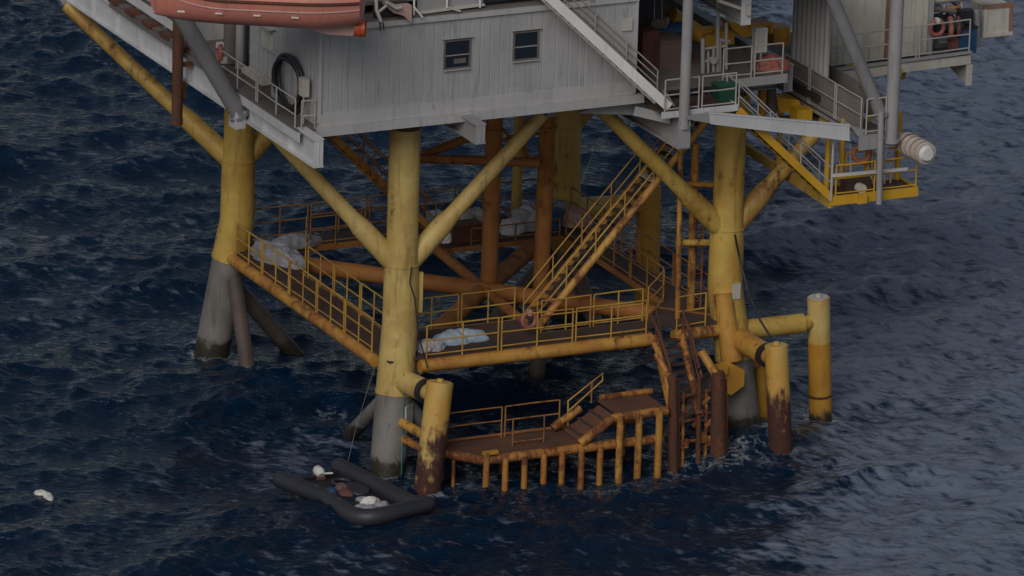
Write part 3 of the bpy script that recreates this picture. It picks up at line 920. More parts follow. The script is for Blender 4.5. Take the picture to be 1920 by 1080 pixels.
# roof deck over the machinery bay (it shades the bay)
t = thing('roof_deck', (8, 4, 15.6), 'grey steel roof deck over the dark machinery bay, seen by its girder end', 'deck')
MB().box((5.0, 5.6, 15.62), (17.4, 14.4, .12)).build('deck_plate', 'greydeck', t)
MB().box((10.9, -2.55, 15.66), (6.6, 1.9, .12)).build('deck_plate', 'greydeck', t)  # unseen front overhang, added to keep light out of the bay
MB().ibeam((10.43, -2.45, 13.98), (10.43, 12, 13.98), 1.0, .32).build('girder', 'grey', t)
MB().box((10.43, -2.46, 14.45), (.34, .03, .96)).build('girder_end_plate', 'palegrey', t)
for y in (2.5, 7.5, 12.0):
    MB().ibeam((6.9, y, 15.0), (13.6, y, 15.0), .55, .25).build('cross_girder', 'grey', t)
MB().box(at(1402, 18, y=-2.5), (.14, .2, .34)).build('rail_socket', 'offwhite', t)
MB().bar(at(1345, 0, y=-2.4), at(1402, 20, y=-2.4), .12, .10).build('edge_pipe', 'offwhite', t)
for y in (-1.55, 12.7):
    MB().box((10, y, 15.4), (7.2, .05, .5)).build('fascia', 'grey', t)

# ---- grey posts and struts
def post(label, a, b, r, mat='grey', name='grey_post', group='grey tubular posts carrying the upper structure'):
    t = thing(name, tuple(b), label, 'post', group)
    a, b = V(a), V(b)
    MB().tube([a, b], r, 22).build('shaft', mat, t)
    ax = (a - b).normalized()
    MB().tube([b + ax * .06, b - ax * .03], r * 1.28, 22).build('base_plate', mat, t)
    return t


post('grey vertical post on the landing beside the white stair', (8.02, -3.22, 16.5), (8.02, -3.22, 11.12), .165)
post('grey vertical post farthest right, its foot on the side walkway beam', (15.30, -3.3, 16.6), (15.29, -3.3, 9.95), .215)
post('grey slanting strut leaning against the right-hand post', at(1545, -40, y=-3.0), at(1652, 215, y=-3.2), .22, 'strutgrey', name='slanting_strut')
post('grey slanting strut under the orange lifeboat, foot on the left leg top', (-7.5, 2.4, 16.1), (-4.55, 2.4, 11.2), .27, 'strutgrey', name='slanting_strut')
t = thing('grey_post', (15.02, -3.55, 8.0), 'slim dark grey pole standing in front of the small yellow platform', 'post', 'grey tubular posts carrying the upper structure')
MB().tube([at(1652, 210, y=-3.5), at(1648, 382, y=-3.5)], .10, 14).build('shaft', 'grey', t)
t = thing('caisson', (-4.9, 6.45, 9.8), 'dark brown caisson tube hanging below the lifeboat bow', 'caisson')
MB().tube([(-4.9, 6.5, 15.2), (-4.9, 6.45, 9.82)], .175, 20).build('shaft', 'drust', t)
MB().tube([(-4.9, 6.45, 10.0), (-4.9, 6.45, 9.78)], .185, 20).build('lip', 'drust', t)
MB().box((-4.65, 6.5, 11.7), (.5, .12, .14)).build('clamp', 'drust', t)
MB().box((-4.5, 6.9, 10.75), (.12, .12, .55)).build('hanger', 'ochre', t)
b1 = at(445, 222, x=-4.62)
MB().box(b1, (.35, .5, .55)).build('strut_foot', 'palegrey', UD)

# ================================================================== cabin
YF, XL, XR, ZB, ZT = -2.0, -3.84, 6.86, 12.36, 15.1
t = CAB = thing('cabin', (1.5, 2, 12), 'grey ribbed-steel cabin with two small windows on the main deck', 'cabin')


def ribbed(p0, p1, z0, z1, nrm, pitch=.34, rib=.05, depth=.018, gaps=()):
    """vertical box-rib cladding from p0 to p1 (plan points) facing nrm"""
    p0, p1, nrm = V((*p0, 0)), V((*p1, 0)), V((*nrm, 0)).normalized()
    L = (p1 - p0).length
    d = (p1 - p0).normalized()
    n = int(L / pitch)
    prof = []
    s = 0.0
    rng = random.Random(int(L * 100))
    while s < L - 1e-3:
        e = min(L, s + pitch * rng.choice((.6, 1, 1, 1.35)))
        w = min(rib, (e - s) * .4)
        off = rng.uniform(-.003, .003)
        prof += [(s, off), (e - w, off), (e - w * .75, -depth), (e - w * .25, -depth)]
        s = e
    prof.append((L, 0))
    vs, fs = [], []
    for q, o in prof:
        p = p0 + d * q + nrm * o
        vs += [p + Z * z0, p + Z * z1]
    for i in range(len(prof) - 1):
        fs.append([2 * i, 2 * i + 2, 2 * i + 3, 2 * i + 1])
    m = MB().add(vs, fs)
    m.prism([p0 + Z * z0 - nrm * .03, p1 + Z * z0 - nrm * .03, p1 + Z * z1 - nrm * .03, p0 + Z * z1 - nrm * .03], nrm * -.05)
    return m


ribbed((XL, YF), (XR, YF), ZB, ZT, (0, -1)).build('front_wall', 'siding', t)
ribbed((XL, 3.2), (XL, YF), ZB - .5, ZT, (-1, 0)).build('side_wall', 'siding', t)
ribbed((XR, YF), (XR, 8), ZB - .3, ZT, (1, 0)).build('end_wall', 'siding', t)
MB().box(((XL + XR) / 2, 8.0, 13.5), (XR - XL, .1, 3.1)).build('rear_wall', 'siding', t)
m = MB()
m.box(((XL + XR) / 2, YF - .012, 12.17), (XR - XL + .03, .07, .40))
for px in (735, 1017):
    q = at(px, 190, y=YF)
    m.box((q.x, YF - .05, 12.17), (.10, .03, .39))
m.build('skirting', 'trim', t)
MB().box(((XL + XR) / 2 + .1, YF - .05, 11.83), (XR - XL + .38, .22, .27)).build('base_beam', 'trim', t)
MB().box((XL - .01, YF - .02, 13.6), (.09, .09, 2.98)).build('corner_trim', 'trim', t)
MB().box((XR + .0, YF - .02, 13.5), (.08, .09, 3.0)).build('corner_trim', 'trim', t)
MB().box(((XL + XR) / 2, YF - .03, 15.06), (XR - XL + .1, .12, .16)).build('eaves_trim', 'trim', t)
MB().box(((XL + XR) / 2, 3.0, 15.17), (XR - XL + .06, 10.0, .1)).build('roof', 'greydeck', t)


def window(px0, px1, py0, py1, blind=False):
    a, b = at(px0, py0, y=YF), at(px1, py1, y=YF)
    cx, cz, wd, hg = (a.x + b.x) / 2, (a.z + b.z) / 2, abs(b.x - a.x), abs(a.z - b.z)
    y = YF - .03
    m = MB()
    for s in (-1, 1):
        m.box((cx + s * (wd / 2 + .012), y, cz), (.045, .07, hg + .10))
        m.box((cx, y - .002, cz + s * (hg / 2 + .018)), (wd - .022, .07, .05))
    f = m.build('window', 'greydeck', t)
    MB().box((cx, YF - .024, cz), (wd, .02, hg)).build('pane', 'glass', f)
    MB().box((cx, YF - .05, cz - .03), (wd, .03, .03)).build('mullion', 'grey', f)
    MB().box((cx, y - .04, cz + hg / 2 + .10), (wd + .2, .09, .02)).build('drip_hood', 'trim', f)
    MB().box((cx, y - .03, cz - hg / 2 - .065), (wd + .1, .09, .03)).build('sill', 'trim', f)
    if blind:
        MB().box((cx + .1, YF - .037, cz - hg * .27), (wd * .5, .006, hg * .18)).build('blind', 'greydeck', f)


window(834, 878, 78, 123, True)
window(964, 1006, 62, 107)
q = at(1175, 45, y=YF)
MB().box((q.x, YF - .04, q.z), (.34, .04, .40)).build('notice_plate', 'offwhite', t)
# window in the left side wall
q = at(505, 72, x=XL)
m = MB()
m.box((XL - .03, q.y, q.z), (.09, .95, .72))
f = m.build('window', 'trim', t)
MB().box((XL - .085, q.y, q.z), (.02, .82, .6)).build('pane', 'offwhite', f)
MB().box((XL - .12, q.y, q.z + .42), (.3, 1.05, .04)).build('drip_hood', 'trim', f)
# recessed part behind the side wall
MB().box((-2.6, 5.6, 13.5), (.1, 4.8, 3.1)).build('recess_wall', 'siding', t)
for i, (y, w_, m_) in enumerate(((3.6, .22, 'grey'), (4.1, .12, 'black'), (4.6, .3, 'grey'), (5.3, .5, 'greydeck'))):
    MB().tube([(-3.6, y, 12.0), (-3.6, y, 15.2)], w_ * .5, 14).build('vent_pipe', m_, t)

# ---- things on the left walkway
t = thing('side_walkway', (-4.2, 4, 11.7), 'narrow grey walkway along the left side of the cabin', 'walkway')
MB().box((-4.2, 1.6, 11.9), (.72, 7.2, .05)).build('floor_plate', 'greydeck', t)
MB().box((-4.53, .4, 11.72), (.04, 5.0, .30)).build('kick_plate', 'palegrey', t)
MB().box((-3.95, 10.7, 12.0), (.9, 10.5, .05)).build('floor_plate', 'greydeck', t)
for i in range(7):
    MB().box((-4.36, 7.2 + i * 1.4, 12.06), (.3, .6, .14)).build('clamp_block', 'drust', t)
MB().box((-4.2, 11.2, 12.35), (.05, 9.5, .28)).build('kick_plate', 'palegrey', t)
g3 = 'grey guard rails of the main deck'
guard_rail('grey guard rail along the left walkway beside the hose coil', [(-4.5, 4.2, 11.78), (-4.5, -1.75, 11.78)], 'railgrey', group=g3, panel=2.9)
guard_rail('short grey guard rail closing the front end of the left walkway', [(-4.44, -1.9, 11.78), (-3.9, -1.95, 11.78)], 'railgrey', group=g3, mid=False)
guard_rail('grey guard rail behind the white girder at far left', [(-4.05, 7.2, 12.0), (-4.05, 16.2, 12.0)], 'railgrey', group=g3)
t = thing('hose_coil', at(545, 150, x=-3.95), 'thick black hose coil hanging on the left cabin wall', 'hose coil')
c = at(545, 152, x=-3.98)
for i in range(4):
    q = c + V((-.05 - .035 * (i % 2), random.uniform(-.05, .05), -.03 * i))
    mm = ring(q, .78 + .05 * (i % 3), .062, (1, .06 * i, .03 * i), 36, 8)
    for vv in mm.v:
        vv.z = q.z + (vv.z - q.z) * 1.02
    mm.build('hose_turn', 'black', t)
MB().box(c + V((.05, 0, .82)), (.2, .12, .1)).build('hook', 'grey', t)
q = at(570, 163, x=-4.1)
t = thing('junction_box', tuple(q), 'pale box on a post at the front of the left walkway', 'box')
MB().box(q, (.2, .36, .56)).build('case', 'offwhite', t)
MB().box(q + V((-.105, 0, 0)), (.012, .30, .48)).build('door', 'offwhite', t)
MB().tube([q + V((0, 0, -.2)), (q.x, q.y, 11.92)], .04, 8).build('leg', 'railgrey', t)
q = at(412, 102, x=-4.45)
t = thing('life_ring', tuple(q), 'faded red and white life ring at the left end of the walkway rail', 'life ring', 'life rings')
ring(q, .3, .085, (-1, .3, 0)).build('ring_body', 'salmon', t)
MB().box(q + V((0, 0, .3)), (.2, .16, .16)).box(q + V((0, -.28, -.1)), (.2, .14, .2)).build('band', 'ropewhite', t)
q = at(470, 165, x=-4.2)
t = thing('deck_locker', (q.x, q.y, 11.93), 'cream deck locker behind the left walkway rail', 'locker')
MB().box((-4.02, q.y, 12.4), (.3, 1.6, .16)).build('lid', 'offwhite', t)
MB().box((-4.02, q.y, 12.12), (.28, 1.5, .4)).build('case', 'brownbox', t)

# ================================================================== lifeboat and davit gear
LBO = at(478, 44, y=-2.9)
t = thing('lifeboat', tuple(LBO), 'faded red-orange lifeboat hanging above the cabin corner', 'lifeboat')
ya = R_(-31)
ux, uy = V((math.cos(ya), math.sin(ya), 0)), V((-math.sin(ya), math.cos(ya), 0))


def hullpt(s, a, zt):
    return LBO + ux * s + uy * a + Z * zt


secs = []
NS, NA = 28, 13
for i in range(NS + 1):
    u = i / NS
    s = -3.05 + 6.3 * u
    hb = 1.22 * min(1.0, (math.sin(min(1, u / .38) * math.pi / 2) ** .85)) * (1.0 if u < .7 else 1 - .32 * ((u - .7) / .3) ** 2)
    hb = max(hb, .02)
    keel = .02 + .22 * max(0, (u - .72) / .28) ** 2 + (.10 * ((.18 - u) / .18) ** 2 if u < .18 else 0)
    sh = .98 + (.28 * ((.35 - u) / .35) ** 2 if u < .35 else 0) + .08 * u
    row = []
    for j in range(NA + 1):
        v = j / NA * 2 - 1
        av = abs(v)
        yb_ = math.copysign(hb * (1 - (1 - av) ** 1.7), v)
        zz = keel + (sh - keel) * (av ** 2.3)
        flare = 0
        if u < .1:
            flare = -(zz - keel) * .38 * (1 - u / .1)
        row.append(hullpt(s + flare, yb_, zz))
    secs.append(row)
vs = [p for r_ in secs for p in r_]
n = NA + 1
fs = [[i * n + j, (i + 1) * n + j, (i + 1) * n + j + 1, i * n + j + 1] for i in range(NS) for j in range(NA)]
m = MB().add(vs, fs, True)
m.add(secs[-1], [list(range(n))])
m.build('hull', 'orange', t)
# rubbing strakes along the sheer, covered top
for sg in (0, NA):
    MB().tube([r_[sg] - Z * .02 for r_ in secs[1:]], .05, 8).build('rubbing_strake', 'drust', t)
    MB().tube([lerp(r_[sg], r_[1 if sg == 0 else NA - 1], .9) for r_ in secs[3:]], .028, 8).build('strake_line', 'pink', t)
top = []
for i, r_ in enumerate(secs):
    u = i / NS
    hb = (r_[NA] - r_[0]).length / 2
    mid = (r_[0] + r_[NA]) / 2
    hgt = .95 * max(.03, math.sin(math.pi * min(.97, max(.03, u * .94 + .02)))) ** .5
    top.append([mid + uy * (-hb * .97 * math.cos(math.pi * j / 10)) + Z * (hgt * math.sin(math.pi * j / 10)) for j in range(11)])
vs = [p for r_ in top for p in r_]
fs = [[i * 11 + j, (i + 1) * 11 + j, (i + 1) * 11 + j + 1, i * 11 + j + 1] for i in range(NS) for j in range(10)]
m = MB().add(vs, fs, True)
m.add(top[-1], [list(range(11))])
m.build('canopy', 'orange', t)
MB().prism([hullpt(1.2, -.06, .03), hullpt(2.2, -.06, -.20), hullpt(3.0, -.06, -.20), hullpt(3.1, -.06, .32), hullpt(2.2, -.06, .16)], uy * .12).build('skeg', 'pink', t)
q = hullpt(3.2, 0, .05)
m = ring(q, .23, .055, ux, 24, 8)
m.tube([q - ux * .16, q + ux * .16], .26, 20, cap=False)
nz = m.build('propeller_guard', 'brightorange', t)
MB().tube([q - ux * .1, q + ux * .05], .07, 10).build('propeller_hub', 'drust', nz)
for i in range(4):
    s = -2.1 + i * 1.15
    MB().box(hullpt(s, -1.15, .58), (.22, .03, .045), (ux, uy, Z)).build('reflective_strip', 'ropewhite', t)

t = thing('davit', tuple(at(712, 40, y=-2.3)), 'weathered white davit gear at the lifeboat stern, on the cabin roof edge', 'davit')
MB().tube([at(704, -20, y=-2.3), at(706, 18, y=-2.3), at(714, 40, y=-2.3)], .055, 10).build('fall_block', 'ropewhite', t)
MB().tube([at(708, 24, y=-2.3), at(728, 8, y=-2.3)], .045, 8).build('link', 'offwhite', t)
MB().prism([at(722, 2, y=-2.3), at(748, 12, y=-2.3), at(772, 10, y=-2.3), at(772, 44, y=-2.3), at(758, 30, y=-2.3), at(738, 24, y=-2.3), at(724, 12, y=-2.3)], (0, .28, 0)).build('bracket', 'pink', t)
MB().tube([at(725, 4, y=-2.4), at(742, 16, y=-2.4), at(752, 14, y=-2.4)], .06, 8).build('arm', 'offwhite', t)
MB().tube([at(777, 14, y=-2.3), at(792, 32, y=-2.3)], .035, 8).build('tie', 'ropewhite', t)
MB().tube([at(712, 40, y=-2.35), at(713, 58, y=-2.35)], .02, 6).tube([at(718, 42, y=-2.35), at(720, 56, y=-2.35)], .02, 6).build('hook', 'black', t)
t = thing('roof_walkway', tuple(at(840, 20, y=-1.7)), 'pale railed walkway along the cabin roof edge', 'walkway')
for px, py in ((776, 27), (838, 14), (900, 13)):
    a = at(px, py, y=-2.05)
    MB().tube([a - Z * .02, a + Z * 1.1], .035, 8).build('post', 'ropewhite', t)
a, b = at(782, 24, y=-1.9), at(905, 8, y=-1.9)
MB().bar(a + Z * .26, b + Z * .26, .05, .5).build('kick_panel', 'grey', t)
MB().bar(a + Z * .02, b + Z * .02, .35, .05).build('floor_plate', 'offwhite', t)
MB().bar(at(842, 14, y=-2.05), at(862, 20, y=-2.05), .18, .06).build('step', 'offwhite', t)
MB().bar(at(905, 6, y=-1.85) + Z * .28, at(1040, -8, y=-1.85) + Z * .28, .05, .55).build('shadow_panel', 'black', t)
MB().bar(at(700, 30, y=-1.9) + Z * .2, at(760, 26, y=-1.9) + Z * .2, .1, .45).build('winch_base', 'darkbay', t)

# ================================================================== white stair, landing, side stair, yellow platform
t = staircase('white stair descending in front of the cabin to the landing', (7.62, -2.95, 11.72), (3.2, -2.95, 15.82), (0, .85, 0), 'white', 'greydeck', 'railgrey', sw=.09, sh=.30, treads=18, nrails=(.28, .5, .75, 1.0), sides=(1,))
t = thing('stair_landing', (8.6, -2.6, 11.5), 'grey landing with pale edge beam at the foot of the white stair', 'landing')
MB().box((8.61, -2.5, 11.58), (2.6, 1.2, .06)).build('floor_plate', 'deck', t)
MB().box((8.61, -3.12, 11.53), (2.64, .05, .20)).build('edge_beam', 'palegrey', t)
MB().box((9.94, -2.5, 11.52), (.05, 1.2, .2)).build('edge_beam', 'palegrey', t)
guard_rail('grey guard rail along the front of the stair landing, passing the green bin', [(7.34, -3.1, 11.6), (9.92, -3.1, 11.6)], 'railgrey', group=g3, panel=1.4, mid=False)
guard_rail('grey guard rail at the edge of the machinery bay with the white switch panel', [(10.1, -1.6, 11.98), (12.3, -1.6, 11.98)], 'railgrey', group=g3, panel=1.1, mid=False, h=1.0, levels=(.1, .5, 1.0))
t = thing('bin', (9.1, -2.35, 11.61), 'dark green plastic bin on the stair landing', 'bin')
q = at(1359, 176, y=-2.4)
m = MB()
vs = [(q.x + sx * w_, q.y + sy * w_ * .8, zz) for zz, w_ in ((11.62, .28), (12.08, .34)) for sx, sy in ((-1, -1), (1, -1), (1, 1), (-1, 1))]
m.add(vs, [[3, 2, 1, 0], [0, 1, 5, 4], [1, 2, 6, 5], [2, 3, 7, 6], [3, 0, 4, 7], [4, 5, 6, 7]])
m.build('tub', 'green', t)
MB().box((q.x, q.y, 12.10), (.74, .60, .05)).build('lid', 'green', t)

staircase('yellow and grey stair dropping from the landing to the small yellow platform', (13.37, -3.08, 8.22), (9.98, -3.08, 11.42), (0, .85, 0), 'sharpyellow', 'deck', 'railgrey', sw=.06, sh=.24, treads=15, nrails=(.5, 1.0))
t = YP = thing('yellow_platform', (15, -2.5, 8.1), 'small bright yellow platform hanging under the grey posts at right', 'platform')
MB().box((14.9, -2.5, 8.17), (3.06, 1.15, .05)).build('floor_plate', 'deck', t)
MB().bar((13.33, -3.11, 8.12), (16.44, -3.11, 8.12), .07, .30).build('edge_beam', 'sharpyellow', t)
MB().bar((13.33, -1.9, 8.10), (16.44, -1.9, 8.10), .07, .26).build('edge_beam', 'sharpyellow', t)
MB().bar((16.44, -3.08, 8.11), (16.44, -1.93, 8.11), .07, .27).build('edge_beam', 'sharpyellow', t)
MB().bar((13.42, -3.0, 8.0), (13.66, 4.0, 8.0), .16, .30).build('support_beam', 'yellow', t)
MB().bar((13.66, 3.9, 8.0), (11.6, .5, 8.0), .16, .26).build('support_beam', 'yellow', t)
for a in ((13.44, -2.6), (13.6, 1.0), (15.2, -1.95), (16.3, -1.95), (14.3, -1.95)):
    MB().tube([(a[0], a[1], 8.1), (a[0], a[1], 10.4)], .09, 10).build('hanger', 'sharpyellow', t)
for (xa, za), (xb, zb_) in (((13.9, 9.9), (14.3, 8.2)), ((14.5, 9.6), (14.5, 8.2)), ((15.0, 9.3), (15.3, 8.2)), ((15.7, 9.9), (15.7, 8.2)), ((16.1, 9.2), (15.9, 8.2))):
    MB().tube([(xa, -2.1, za), (xb, -2.25, zb_)], .03, 8).build('strut', 'railgrey', t)
MB().box((14.6, -2.4, 8.36), (.9, .4, .32)).build('equipment_base', 'deck', t)
MB().tube([(13.7, -2.3, 8.6), (15.0, -2.2, 8.55)], .07, 10).build('pipe_run', 'sharpyellow', t)
q = at(1617, 355, y=-3.1)
MB().tube([q, q + V((0, .25, 0))], .16, 14).build('lamp_housing', 'offwhite', t)
q = at(1615, 372, y=-3.2)
MB().box(q, (.30, .2, .30)).build('bracket', 'sharpyellow', t)
g4 = 'yellow guard rails of the small platform'
for a, b, mt in (((13.45, -3.1, 8.27), (16.42, -3.1, 8.27), 'sharpyellow'),):
    guard_rail('yellow guard rail along the front of the small yellow platform', [a, b], mt, h=1.0, levels=(.08, .56, 1.0), panel=1.55, group=g4, mid=False)
guard_rail('yellow guard rail along the back of the small yellow platform', [(14.4, -1.92, 8.25), (16.4, -1.92, 8.25)], 'sharpyellow', h=1.0, levels=(.08, .56, 1.0), panel=1.0, group=g4, mid=False)
t = thing('rail_beam', (13.4, -3.2, 8.9), 'grey horizontal bar fixed across the yellow platform rail', 'bar')
MB().bar((13.3, -3.18, 8.98), (16.0, -3.18, 8.92), .05, .10).build('bar', 'palegrey', t)
MB().tube([(13.33, -3.15, 10.05), (13.33, -3.15, 8.15)], .045, 8).build('upright', 'railgrey', t)
q = at(1616, 288, y=-2.4)
t = thing('life_ring', tuple(q), 'bright orange life ring hanging by the grey right-hand post', 'life ring', 'life rings')
ring(q, .26, .08, (-.4, -1, 0)).build('ring_body', 'dullorange', t)
MB().box(q + V((0, 0, .28)), (.16, .2, .2)).build('band', 'ropewhite', t)
MB().bar(q + V((-.3, .1, -.75)), q + V((.9, .1, -.6)), .06, .08).build('bracket', 'sharpyellow', t)

# right side walkway with mesh panels
t = thing('side_walkway', (14.3, -.5, 10.3), 'grey side walkway with brown mesh panels running to the right-hand post', 'walkway')
MB().box((14.72, -.55, 10.22), (.95, 5.5, .06)).build('floor_plate', 'greydeck', t)
MB().box((14.27, -.55, 10.2), (.05, 5.5, .26)).build('edge_beam', 'grey', t)
MB().box((14.30, -.55, 10.86), (.02, 5.35, .98)).build('mesh_panel', 'mesh', t)
MB().box((15.2, -.5, 10.86), (.02, 5.2, .9)).build('mesh_panel', 'mesh', t)
MB().box((14.8, -3.3, 10.0), (1.3, .06, .5)).build('end_plate', 'grey', t)
MB().prism([at(1592, 235, y=-3.25), at(1612, 260, y=-3.25), at(1660, 300, y=-3.25), at(1668, 262, y=-3.25), at(1640, 248, y=-3.25)], (0, .06, 0)).build('gusset_plate', 'grey', t)
guard_rail('grey guard rail carrying the brown mesh panels of the side walkway', [(14.24, 2.15, 10.3), (14.24, -3.28, 10.3)], 'railgrey', h=1.12, levels=(.06, .56, 1.12), panel=1.9, group=g3, mid=False)
guard_rail('short grey guard rail across the end of the side walkway, by the right-hand post', [(14.3, -3.36, 10.3), (15.1, -3.36, 10.3)], 'railgrey', h=1.12, levels=(.06, .56, 1.12), group=g3, mid=False)

# rope-wrapped hose roll with a white end
a, b = at(1698, 268, y=-3.1), at(1737, 288, y=-4.45)
t = thing('hose_roll', tuple(a), 'rope-wrapped roll with a round white end sticking out at far right', 'hose roll')
ax = (b - a).normalized()
m = MB()
nr = 13
pts, rr = [], []
for i in range(nr * 4 + 1):
    pts.append(lerp(a, b, i / (nr * 4)))
    rr.append(.30 + (.03 if i > 18 else 0) + .045 * math.sin(i * math.pi / 2 + .4))
m.tube(pts, rr, 22)
m.build('wrapped_body', 'wrap', t)
for i in range(8):
    q = lerp(a, b, (i + .6) / 8.4)
    ring(q, .345, .026, ax + V((.06, 0, .05)), 22, 6).build('rope_turn', 'rustpost' if i % 2 else 'wrap', t)
MB().tube([b, b + ax * .03, b + ax * .12], [.27, .265, .2], 24).build('end_disc', 'ropewhite', t)
for i in range(4):
    o = V((.05 * i, 0, .10 * i - .16))
    MB().tube([at(1640, 212 + i * 6, y=-2.6), a + o], .035, 7).build('lashing', 'wrap', t)
MB().tube([a + V((-.5, .4, -.1)), a + ax * .1 + V((0, 0, -.33)), a + ax * .6 + V((0, 0, -.36))], .06, 8).build('cradle', 'sharpyellow', t)

# ================================================================== right-hand module
t = RM = thing('side_deck', (18, 4, 10.5), 'grey cantilever deck at upper right with a triangular bracket', 'deck')
MB().box((18.35, 4.9, 10.42), (5.9, 4.6, .10)).build('deck_plate', 'greydeck', t)
MB().bar((15.3, 2.58, 10.30), (21.25, 2.58, 10.42), .06, .30).build('edge_beam', 'offwhite', t)
MB().bar((15.3, 2.54, 10.55), (21.25, 2.54, 10.68), .12, .08).build('kick_plate', 'grey', t)
MB().prism([(21.2, 2.6, 10.2), (21.2, 5.8, 10.2), (21.2, 2.62, 9.55)], (.04, 0, 0)).build('bracket_plate', 'offwhite', t)
MB().box((21.22, 2.58, 9.9), (.22, .03, .7)).build('bracket_flange', 'offwhite', t)
guard_rail('grey guard rail along the upper right deck in front of the white shed', [(15.4, 2.5, 10.62), (21.2, 2.5, 10.74)], 'railgrey', group=g3, panel=1.9, mid=False)
t = thing('plant_shed', (16.5, 3.6, 10.5), 'off-white corrugated shed at upper right behind the slanting strut', 'shed')
ribbed((15.95, 3.0), (19.9, 3.0), 10.6, 14.6, (0, -1), pitch=.22, rib=.06, depth=.05).build('front_wall', 'offwhite', t)
MB().box((17.9, 3.02, 12.25), (1.1, .05, 2.4)).build('rusty_panel', 'offwhite', t)
MB().box((18.35, 2.96, 12.0), (.10, .06, 2.8)).build('corner_post', 'rustpost', t)
MB().box((19.95, 3.1, 12.6), (.16, .3, 4.0)).build('corner_post', 'grey', t)
MB().box((17.9, 5.0, 14.65), (4.2, 4.2, .12)).build('roof', 'greydeck', t)
MB().box((18.9, 4.4, 12.5), (2.1, .1, 4.0)).build('inner_wall', 'greydeck', t)
t = thing('corrugated_partition', (14.3, 4.5, 11), 'dull grey corrugated wall facing left, beside the machinery bay', 'wall')
m = MB()
q0, q1 = at(1484, 92, x=14.3), at(1542, 132, x=14.3)
prof = []
L = abs(q0.y - q1.y) + .0
for i in range(8):
    y = q0.y - L * i / 7
    prof += [(y, 0), (y - L / 7 * .3, 0), (y - L / 7 * .42, .10), (y - L / 7 * .82, .10)]
vs, fs = [], []
for y, o in prof:
    vs += [(14.3 + o, y, 10.6), (14.3 + o, y, 15.0)]
for i in range(len(prof) - 1):
    fs.append([2 * i, 2 * i + 1, 2 * i + 3, 2 * i + 2])
m.add(vs, fs)
m.prism([(14.46, q0.y, 10.6), (14.46, q1.y, 10.6), (14.46, q1.y, 15), (14.46, q0.y, 15)], (.06, 0, 0))
m.build('cladding', 'siding', t)
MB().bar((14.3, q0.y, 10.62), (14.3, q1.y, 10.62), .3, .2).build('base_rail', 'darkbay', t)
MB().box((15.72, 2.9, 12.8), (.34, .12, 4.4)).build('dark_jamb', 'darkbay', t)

def life_ring(label, q, nrm, mat, band='ropewhite'):
    t = thing('life_ring', tuple(q), label, 'life ring', 'life rings')
    ring(q, .24, .07, nrm).build('ring_body', mat, t)
    MB().box(V(q) + V((0, 0, .24)), (.12, .17, .16)).build('band', band, t)


life_ring('faded pink life ring on the upper right deck rail', at(1757, 52, y=2.75), (0, -1, 0), 'salmon')
q = at(1782, 52, y=2.9)
t = thing('hose_reel', tuple(q), 'dull red hose reel behind the upper right deck rail', 'hose reel')
ring(q, .30, .09, (1, -.4, 0)).build('rim', 'salmon', t)
ring(q + V((.28, 0, 0)), .30, .07, (1, -.4, 0)).build('rim', 'redbox', t)
MB().tube([q - V((.1, 0, 0)), q + V((.4, 0, 0))], .16, 14).build('drum', 'green', t)
MB().box(q + V((.15, 0, -.5)), (.3, .3, .5)).build('stand', 'redbox', t)
q = at(1807, 74, y=3.0)
t = thing('deck_crate', tuple(q), 'dark teal crate at the right end of the upper right deck', 'crate')
MB().box(q + Z * .02, (.62, .6, .82)).build('case', 'blue', t)
MB().box(q + Z * .46, (.68, .66, .07)).build('lid', 'black', t)
MB().box(q + V((.05, .1, .75)), (.5, .3, .45)).build('top_bag', 'black', t)
q = at(1755, 40, y=3.6)
t = tag(blob(q - Z * .3, (.95, .45, .5), 5).build('dark_tarpaulin', 'black', origin=tuple(q)), 'black tarpaulin heap behind the upper right deck rail', 'tarpaulin', 'tarpaulins and cloth heaps on the decks')
q = at(1857, 30, y=4.0)
t = thing('tank_box', tuple(q), 'off-white rust-edged tank at the far upper right, beyond the deck', 'tank')
MB().box(q, (.95, 1.0, .95)).build('case', 'offwhite', t)
for s in (-1, 1):
    MB().box(q + V((s * .47, -.48, 0)), (.12, .12, 1.06)).build('corner_post', 'rustpost' if s > 0 else 'offwhite', t)
    MB().box(q + V((0, -.50, s * .48)), (1.1, .10, .12)).build('frame_bar', 'rustpost' if s > 0 else 'offwhite', t)
for yy in (-.35, .35):
    MB().bar((20.6, q.y + yy, q.z - .56), (q.x + .5, q.y + yy, q.z - .56), .12, .14).build('support_bar', 'offwhite', t)
MB().bar((20.7, q.y, 10.5), (q.x - .2, q.y, q.z - .6), .10, .12).build('support_strut', 'offwhite', t)
t = thing('pipe_rack', (20.8, 3.4, 11.5), 'clutter of brown pipes and posts at the end of the upper right deck', 'pipe rack')
for a, b, r, mt in (((1735, 14), (1800, 22), .10, 'greydeck'), ((1735, 22), (1802, 12), .06, 'rust'), ((1748, 0), (1748, 30), .05, 'railgrey'), ((1770, 0), (1770, 26), .05, 'railgrey'), ((1780, 0), (1800, 16), .04, 'black'), ((1803, -4), (1803, 55), .07, 'grey'), ((1812, 22), (1812, 60), .05, 'palegrey'), ((1830, 20), (1832, 88), .12, 'grey'),
                    ((1825, 62), (1827, 98), .07, 'rustrail'), ((1820, 30), (1826, 70), .05, 'railgrey'), ((1700, 4), (1850, -12), .16, 'offwhite')):
    MB().tube([at(*a, y=3.3), at(*b, y=3.3)], r, 10).build('pipe_run', mt, t)
rope('hanging_line', 'thin line hanging from the upper right deck down to the sea', [at(1785, 148, y=3.0), at(1745, 250, y=3.0), V((19.3, 3.0, -.2))], .006, 'greydeck')
